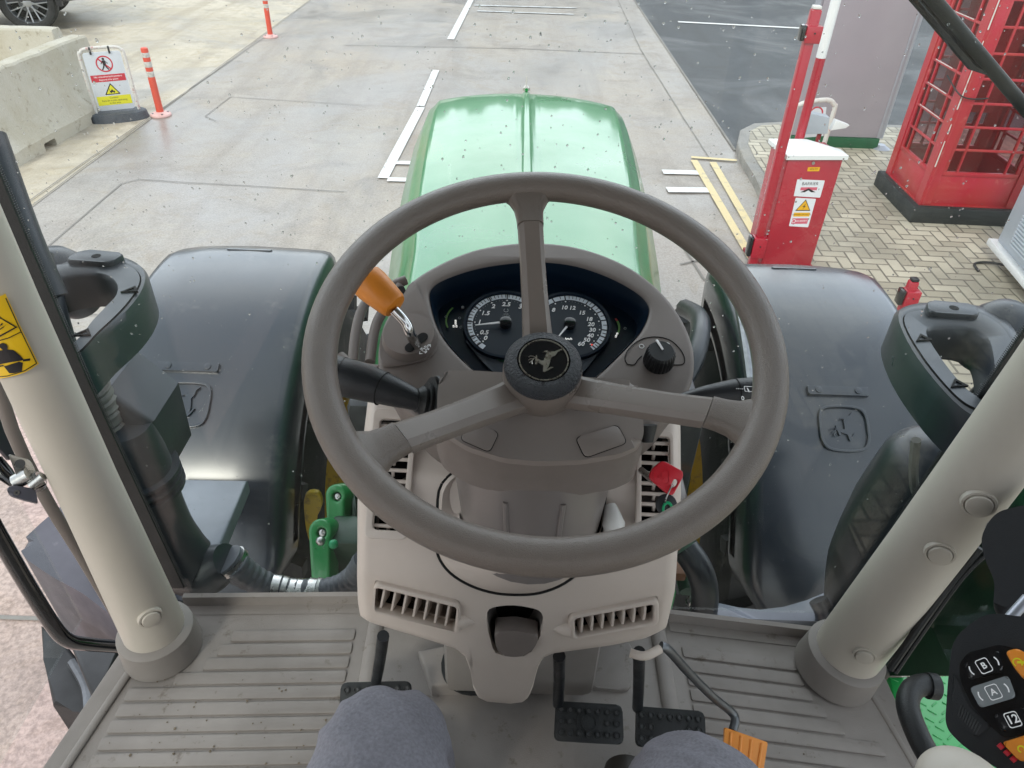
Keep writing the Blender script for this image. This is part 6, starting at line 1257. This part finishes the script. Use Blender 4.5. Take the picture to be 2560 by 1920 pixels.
b = B(); F = frame_to(ond(2520, 1400, .92), (CAM - ond(2520, 1400, .92))); b.prism(rpoly([F.uv(x, y) for x, y in ((2497, 1278), (2560, 1262), (2700, 1240), (2700, 1640), (2560, 1580), (2480, 1540), (2488, 1452), (2462, 1402), (2450, 1345), (2474, 1300))], .02), -.05, 0, 'black_plastic', F, .016, 5); b.obj('control_tower', T)
c = ond(2475, 1350, .95); F = frame_to(c, (CAM - c)); b = B(); pts = crv([Vector((*F.uv(x, y), 0)) for x, y in ((2495, 1300), (2472, 1303), (2462, 1322), (2470, 1345), (2496, 1352))], None, 4); b.loft([[F.w(p.x, p.y, z) for p in pts] + [F.w(p.x + .002, p.y + .001, z) for p in reversed(pts)] for z in (.0, -.03)], 'steel'); b.obj('door_striker', T)
b = B(); b.tube([ond(2525, 1545, .80), ond(2570, 1495, .80)], .006, 'alu', 10); b.obj('lever_rod', T)
# ---- armrest control handle
JC = ond(2450, 1710, .70); JN = ((CAM - JC).normalized() + Vector((-.15, -.1, .25))).normalized(); J = frame_to(JC, JN)
ju = lambda pts, n_=0: [J.uv(x, y, n_) for x, y in pts]
b = B(); ol = [(2463, 1536), (2430, 1556), (2395, 1586), (2380, 1615), (2370, 1700), (2363, 1800), (2370, 1826), (2400, 1858), (2440, 1888), (2500, 1925), (2570, 1990), (2720, 2000), (2740, 1600), (2620, 1545), (2540, 1540), (2500, 1534)]
b.prism(rpoly(ju(ol), .006), -.045, 0, 'black_plastic', J, .008, 4); jh = b.obj('control_handle', T)
b = B(); b.prism(rpoly(ju([(2398, 1660), (2420, 1632), (2495, 1612), (2560, 1625), (2600, 1760), (2600, 1830), (2510, 1846), (2470, 1810), (2430, 1765), (2400, 1700)], .0), .004), -.001, .0012, 'gloss_black', J, .0005); b.obj('button_bezel', jh)
b = B(); b.prism(rpoly(ju([(2383, 1680), (2395, 1700), (2425, 1770), (2478, 1815), (2440, 1845), (2395, 1806), (2380, 1760)]), .004), -.001, .002, 'black_plastic', J, .001)
for k_ in range(9): a, c = J.uv(2404 + k_ * 6, 1762 + k_ * 6), J.uv(2396 + k_ * 5.4, 1790 + k_ * 5.6); b.tube([J.w(*a, .002), J.w(*c, .002)], .0010, 'rubber', 6)
b.obj('thumb_grip', jh)
def key_(pts, m, txt, tm, h=.010, sz=.0078):
    P = ju(pts); b = B(); b.prism(rpoly(P, .0035), -.002, h, m, J, .0022, 3); o = b.obj('button', jh); c = (sum(p[0] for p in P) / len(P), sum(p[1] for p in P) / len(P)); d = Vector((P[1][0] - P[0][0], P[1][1] - P[0][1])); rot = math.atan2(d.y, d.x); b = B()
    if txt:
        b.text(txt, c[0], c[1], h + .0001, sz, tm, J, rot, .0001, bold=.0002); cs_, sn = math.cos(rot), math.sin(rot)
        q = [(c[0] + x * cs_ - y * sn, c[1] + x * sn + y * cs_) for x, y in rrect(-.0056, -.0065, .0056, .0065, .0022)]; qi = [(c[0] + (x - c[0]) * .88, c[1] + (y - c[1]) * .88) for x, y in q]; b.plate(q, [qi], h, h + .0003, tm, J)
        if len(txt) < 2:
            for s_ in (-1, 1): cc = (c[0] + s_ * .006 * cs_, c[1] + s_ * .006 * sn); b.ring(cc, .0062, .0074, h, h + .0003, tm, J, math.degrees(rot) + (0 if s_ > 0 else 180) - 35, math.degrees(rot) + (0 if s_ > 0 else 180) + 35, 10)
        b.obj('symbol', o)
    return o, c
key_([(2409, 1660), (2497, 1626), (2510, 1676), (2424, 1702)], 'gloss_black', 'B', 'print_white'); key_([(2424, 1720), (2520, 1689), (2540, 1744), (2450, 1771)], 'switch_grey', 'A', 'print_white'); key_([(2484, 1786), (2560, 1766), (2575, 1814), (2506, 1830)], 'gloss_black', '12', 'print_white', sz=.010)
o, c = key_([(2513, 1630), (2545, 1622), (2575, 1645), (2590, 1705), (2560, 1700), (2535, 1670)], 'orange', '', ''); o2, c2 = key_([(2504, 1856), (2600, 1826), (2615, 1890), (2550, 1904)], 'orange', '', '')
q = J.uv(2543, 1658); b = B(); b.ring(q, .003, .0042, .010, .0103, 'sign_yellow', J, 0, 280, 18); b.prism([(q[0], q[1] - .001), (q[0] + .006, q[1] + .004), (q[0] + .0045, q[1] + .0055), (q[0] - .001, q[1] + .001)], .010, .0103, 'sign_yellow', J); b.obj('symbol', o)
q = J.uv(2552, 1872); b = B(); b.ring(q, .002, .0032, .010, .0103, 'sign_yellow', J, 0, 300, 14); b.obj('symbol', o2)
for k_ in range(3): a, c = J.uv(2496 + k_ * 16, 1860 + k_ * 16), J.uv(2507 + k_ * 16, 1871 + k_ * 16); b = B(); b.tube([J.w(*a, .004), J.w(*c, .004)], .0026, 'sign_red', 10); b.obj('red_bar', jh)
b = B(); c = ond(2415, 1990, .62); b.ball((0, 0, 0), .03, 'pillar_beige', 4, (1.35, 1.4, .7), Fr(c, (1, 0, 0), (0, 1, 0), (0, 0, 1))); b.tube([c, c + Vector((.06, -.25, -.02))], .035, 'pillar_beige', 20); b.obj('armrest', T)

# ================================================================ LOOSE THINGS IN THE CAB
# key with fob in the ignition
KN = (CAM - ond(1665, 1195, .80)).normalized(); K = frame_to(ond(1665, 1195, .78), KN + Vector((.2, 0, 0)))
kt = empty('ignition_key', tuple(K.w(-.015, 0, -.01)), label='red-headed ignition key with green and black fob in the right of the dash', cat='key')
b = B(); o_ = rpoly([K.uv(x, y) for x, y in ((1655, 1150), (1706, 1178), (1707, 1192), (1682, 1238), (1668, 1236), (1640, 1212), (1620, 1196), (1626, 1175))], .005); hl = rpoly([K.uv(x, y) for x, y in ((1684, 1197), (1694, 1200), (1692, 1212), (1680, 1222), (1676, 1214))], .002)
b.plate(o_, [hl], -.003, .003, 'key_red', K, .0012); kh = b.obj('key_head', kt)
q = K.uv(1652, 1190); b = B(); sq = rrect(-.0085, -.0085, .0085, .0085, .004); b.plate([(q[0] + x, q[1] + y) for x, y in sq], [[(q[0] + x * .93, q[1] + y * .93) for x, y in sq]], .0028, .0036, 'key_red', K); deer(b, K, q, .0075, .0028, .0036, 'key_red', .3); b.obj('embossed_stag', kh)
b = B(); b.tube([K.w(*K.uv(1640, 1205), -.003), K.w(*K.uv(1615, 1175), -.03)], .004, 'steel', 10); b.obj('key_shaft', kt)
b = B(); pth = [K.w(*K.uv(x, y), n_) for x, y, n_ in ((1681, 1212, .003), (1672, 1222, .007), (1662, 1248, .005), (1664, 1260, .0), (1674, 1248, -.004), (1681, 1230, -.004), (1683, 1215, -.003))]; b.tube(pth, .0009, 'steel', 8, 5); b.obj('split_ring', kt)
b = B(); q = K.uv(1667, 1262); b.disc(q, .0115, -.004, -.001, 'black_plastic', K, 28, .001); b.obj('black_tag', kt)
b = B(); q = K.uv(1668, 1273); ov = [(q[0] + .006 * math.cos(t) , q[1] + .0085 * math.sin(t)) for t in [2 * math.pi * k_ / 28 for k_ in range(28)]]; b.plate(ov, [[(q[0] + (x - q[0]) * .55, q[1] + (y - q[1]) * .62) for x, y in ov]], .0, .003, 'tag_green', K, .0007); b.obj('green_tag', kt)
# person: seated driver, only the knees are in frame
def leg(b, hip, knee, ankle, m, k_=1.0, seed=0, folds=True, seam=None):
    hip, knee, ankle = Vector(hip), Vector(knee), Vector(ankle)
    P = [hip, hip.lerp(knee, .3), hip.lerp(knee, .6), hip.lerp(knee, .85), knee + Vector((0, -.012, .0)), knee + Vector((0, .022, -.028)), knee.lerp(ankle, .22) + Vector((0, .024, 0)), knee.lerp(ankle, .5), knee.lerp(ankle, .8), ankle]
    r = [.098, .092, .080, .068, .058, .056, .058, .062, .062, .064]; P, r = crv(P, [x * k_ for x in r], 22); seg = 110; rings = []; nP = len(P); sm_ = []
    for i, p in enumerate(P):
        t = (P[min(i + 1, nP - 1)] - P[max(i - 1, 0)]).normalized(); u = Vector((1, 0, 0)); u = (u - t * u.dot(t)).normalized(); w_ = t.cross(u); rg_ = []; s_ = i / nP
        for j in range(seg):
            a = 2 * math.pi * j / seg; d = u * math.cos(a) + w_ * math.sin(a); q = p + d * r[i]; f = .005 * noise.noise(q * 9 + Vector((seed, 0, 0)))
            if folds:
                c1 = noise.noise(Vector((q.x * 16 + seed, (q.y + .8 * q.x) * 26, q.z * 12))); c2 = noise.noise(Vector((q.x * 42, (q.y - .6 * q.x) * 30 + seed, q.z * 22)))
                f += .0046 * (1 - min(1, abs(c1) * 2.2)) ** 1.0 - .001 + .0008 * c2
            rg_.append(p + d * (r[i] * (1 + .06 * math.cos(2 * a)) + f * k_))
        rings.append(rg_)
        if seam is not None: j = int(seam / (2 * math.pi) * seg) % seg; sm_.append(rg_[j] + (rg_[j] - p).normalized() * .0006)
    b.loft(rings, m)
    if seam is not None: b.tube(sm_[::2], .0021, m, 6)
KL, KR = (-.128, .315, 2.105), (.146, .278, 2.105)
pe = B(); 
for s_, kn in ((-1, KL), (1, KR)): leg(pe, (s_ * .10, -.28, 2.12), kn, (kn[0] + .02 * s_, .40 if s_ < 0 else .38, FZ + .11), 'skin', .72, 0, False)
pe.ball((0, -.33, 2.14), .13, 'skin', 3, (1.25, .85, .8)); pe.tube([(0, -.34, 2.15), (0, -.37, 2.35), (0, -.38, 2.5)], [.12, .11, .12], 'skin', 20, 4)
person = pe.obj('person', None, 180, loc=(0, -.3, FZ)); tag(person, 'person seated in washed blue-grey trousers, both knees just below the steering wheel', 'person')
b = B()
for s_, kn in ((-1, KL), (1, KR)): leg(b, (s_ * .10, -.28, 2.12), kn, (kn[0] + .02 * s_, .40 if s_ < 0 else .38, FZ + .10), 'trouser', .94, s_ * 5, True, .5 if s_ > 0 else 2.64)
b.ball((0, -.33, 2.13), .16, 'trouser', 3, (1.25, .85, .75)); b.obj('trousers', person, 180)
for s_, kn in ((-1, KL), (1, KR)):
    b = B(); x = kn[0] + .02 * s_; y = .40 if s_ < 0 else .38; b.tube([(x, y - .07, FZ + .05), (x, y, FZ + .055), (x, y + .10, FZ + .04), (x, y + .17, FZ + .032)], [.035, .048, .045, .028], 'shoe', 20, 5); b.obj('shoe', person)
b = B(); b.tube([(0, -.385, 2.18), (0, -.40, 2.38), (0, -.40, 2.52)], [.16, .15, .16], 'seat_cloth', 24, 4); b.obj('jumper', person)
b = B()
for dx_, kn in ((.045, KL), (-.075, KR)):
    pass
# seat
b = B(); b.box((-.25, -.62, 1.90), (.25, -.12, 2.04), 'seat_cloth', .05, seg=4); b.box((-.24, -.78, 2.0), (.24, -.62, 2.62), 'seat_cloth', .05, seg=4); b.box((-.18, -.55, FZ), (.18, -.2, 1.9), 'black_plastic', .03); b.obj('driver_seat', T)
# crumbs of dry soil on the mat
def crumbs():
    rnd = random.Random(5); b = B(); bmq = bmesh.new(); bmesh.ops.create_icosphere(bmq, subdivisions=1, radius=1); vv = [x.co.copy() for x in bmq.verts]; ff = [tuple(v.index for v in f.verts) for f in bmq.faces]; bmq.free(); V, Fc = [], []
    cl = [(-.52, .48), (-.60, .36), (-.40, .60), (-.45, .30), (.45, .55), (0, .45), (-.55, .62), (.40, .40)]
    for k_ in range(300):
        c = rnd.choice(cl); x, y = rnd.gauss(c[0], .06), rnd.gauss(c[1], .05)
        if not (-.68 < x < .58 and .1 < y < .78): continue
        r = abs(rnd.gauss(0, .0008)) + .0004; o_ = len(V)
        for q in vv: V.append((x + q.x * r * rnd.uniform(.7, 1.4), y + q.y * r * rnd.uniform(.7, 1.4), FZ + .0036 + (q.z + .8) * r * .6))
        Fc += [tuple(o_ + i for i in f) for f in ff]
    b.raw(V, Fc, 'soil'); o = b.obj('soil_crumbs', None, 30, recalc=False); tag(o, kind='stuff', label='crumbs of dry soil scattered over the cab floor mat', cat='soil crumbs')
crumbs()
# rain drops on the outside of the windscreen
def drops():
    rnd = random.Random(11); b = B(); bmq = bmesh.new(); bmesh.ops.create_icosphere(bmq, subdivisions=2, radius=1); bmq.verts.ensure_lookup_table(); vv = [x.co.copy() for x in bmq.verts]; ff = [tuple(v.index for v in f.verts) for f in bmq.faces]; bmq.free()
    V, Fc = [], []
    for k_ in range(1350):
        x = rnd.uniform(0, 2560); y = rnd.uniform(0, 1500) if k_ % 4 else rnd.uniform(0, 700)
        p = ony(x, y, GY + .003); 
        if abs(p.x) > .76 or p.z < FZ + .06 or p.z > 2.98: continue
        r = rnd.choice((.0005, .0005, .0006, .0007, .0008, .0009, .0011, .0014)) * (1 if rnd.random() < .93 else 1.3); el_ = rnd.uniform(.9, 1.5); a = rnd.uniform(-.5, .5); o_ = len(V)
        for q in vv: u, w_ = q.x * r, q.z * r * el_; V.append((p.x + u * math.cos(a) - w_ * math.sin(a), p.y + max(0, q.y) * r * .75, p.z + u * math.sin(a) + w_ * math.cos(a)))
        Fc += [tuple(o_ + i for i in f) for f in ff]
    b.raw(V, Fc, 'drop'); o = b.obj('raindrops', None, 80, recalc=False); tag(o, kind='stuff', label='small raindrops scattered over the windscreen', cat='raindrops')
drops()
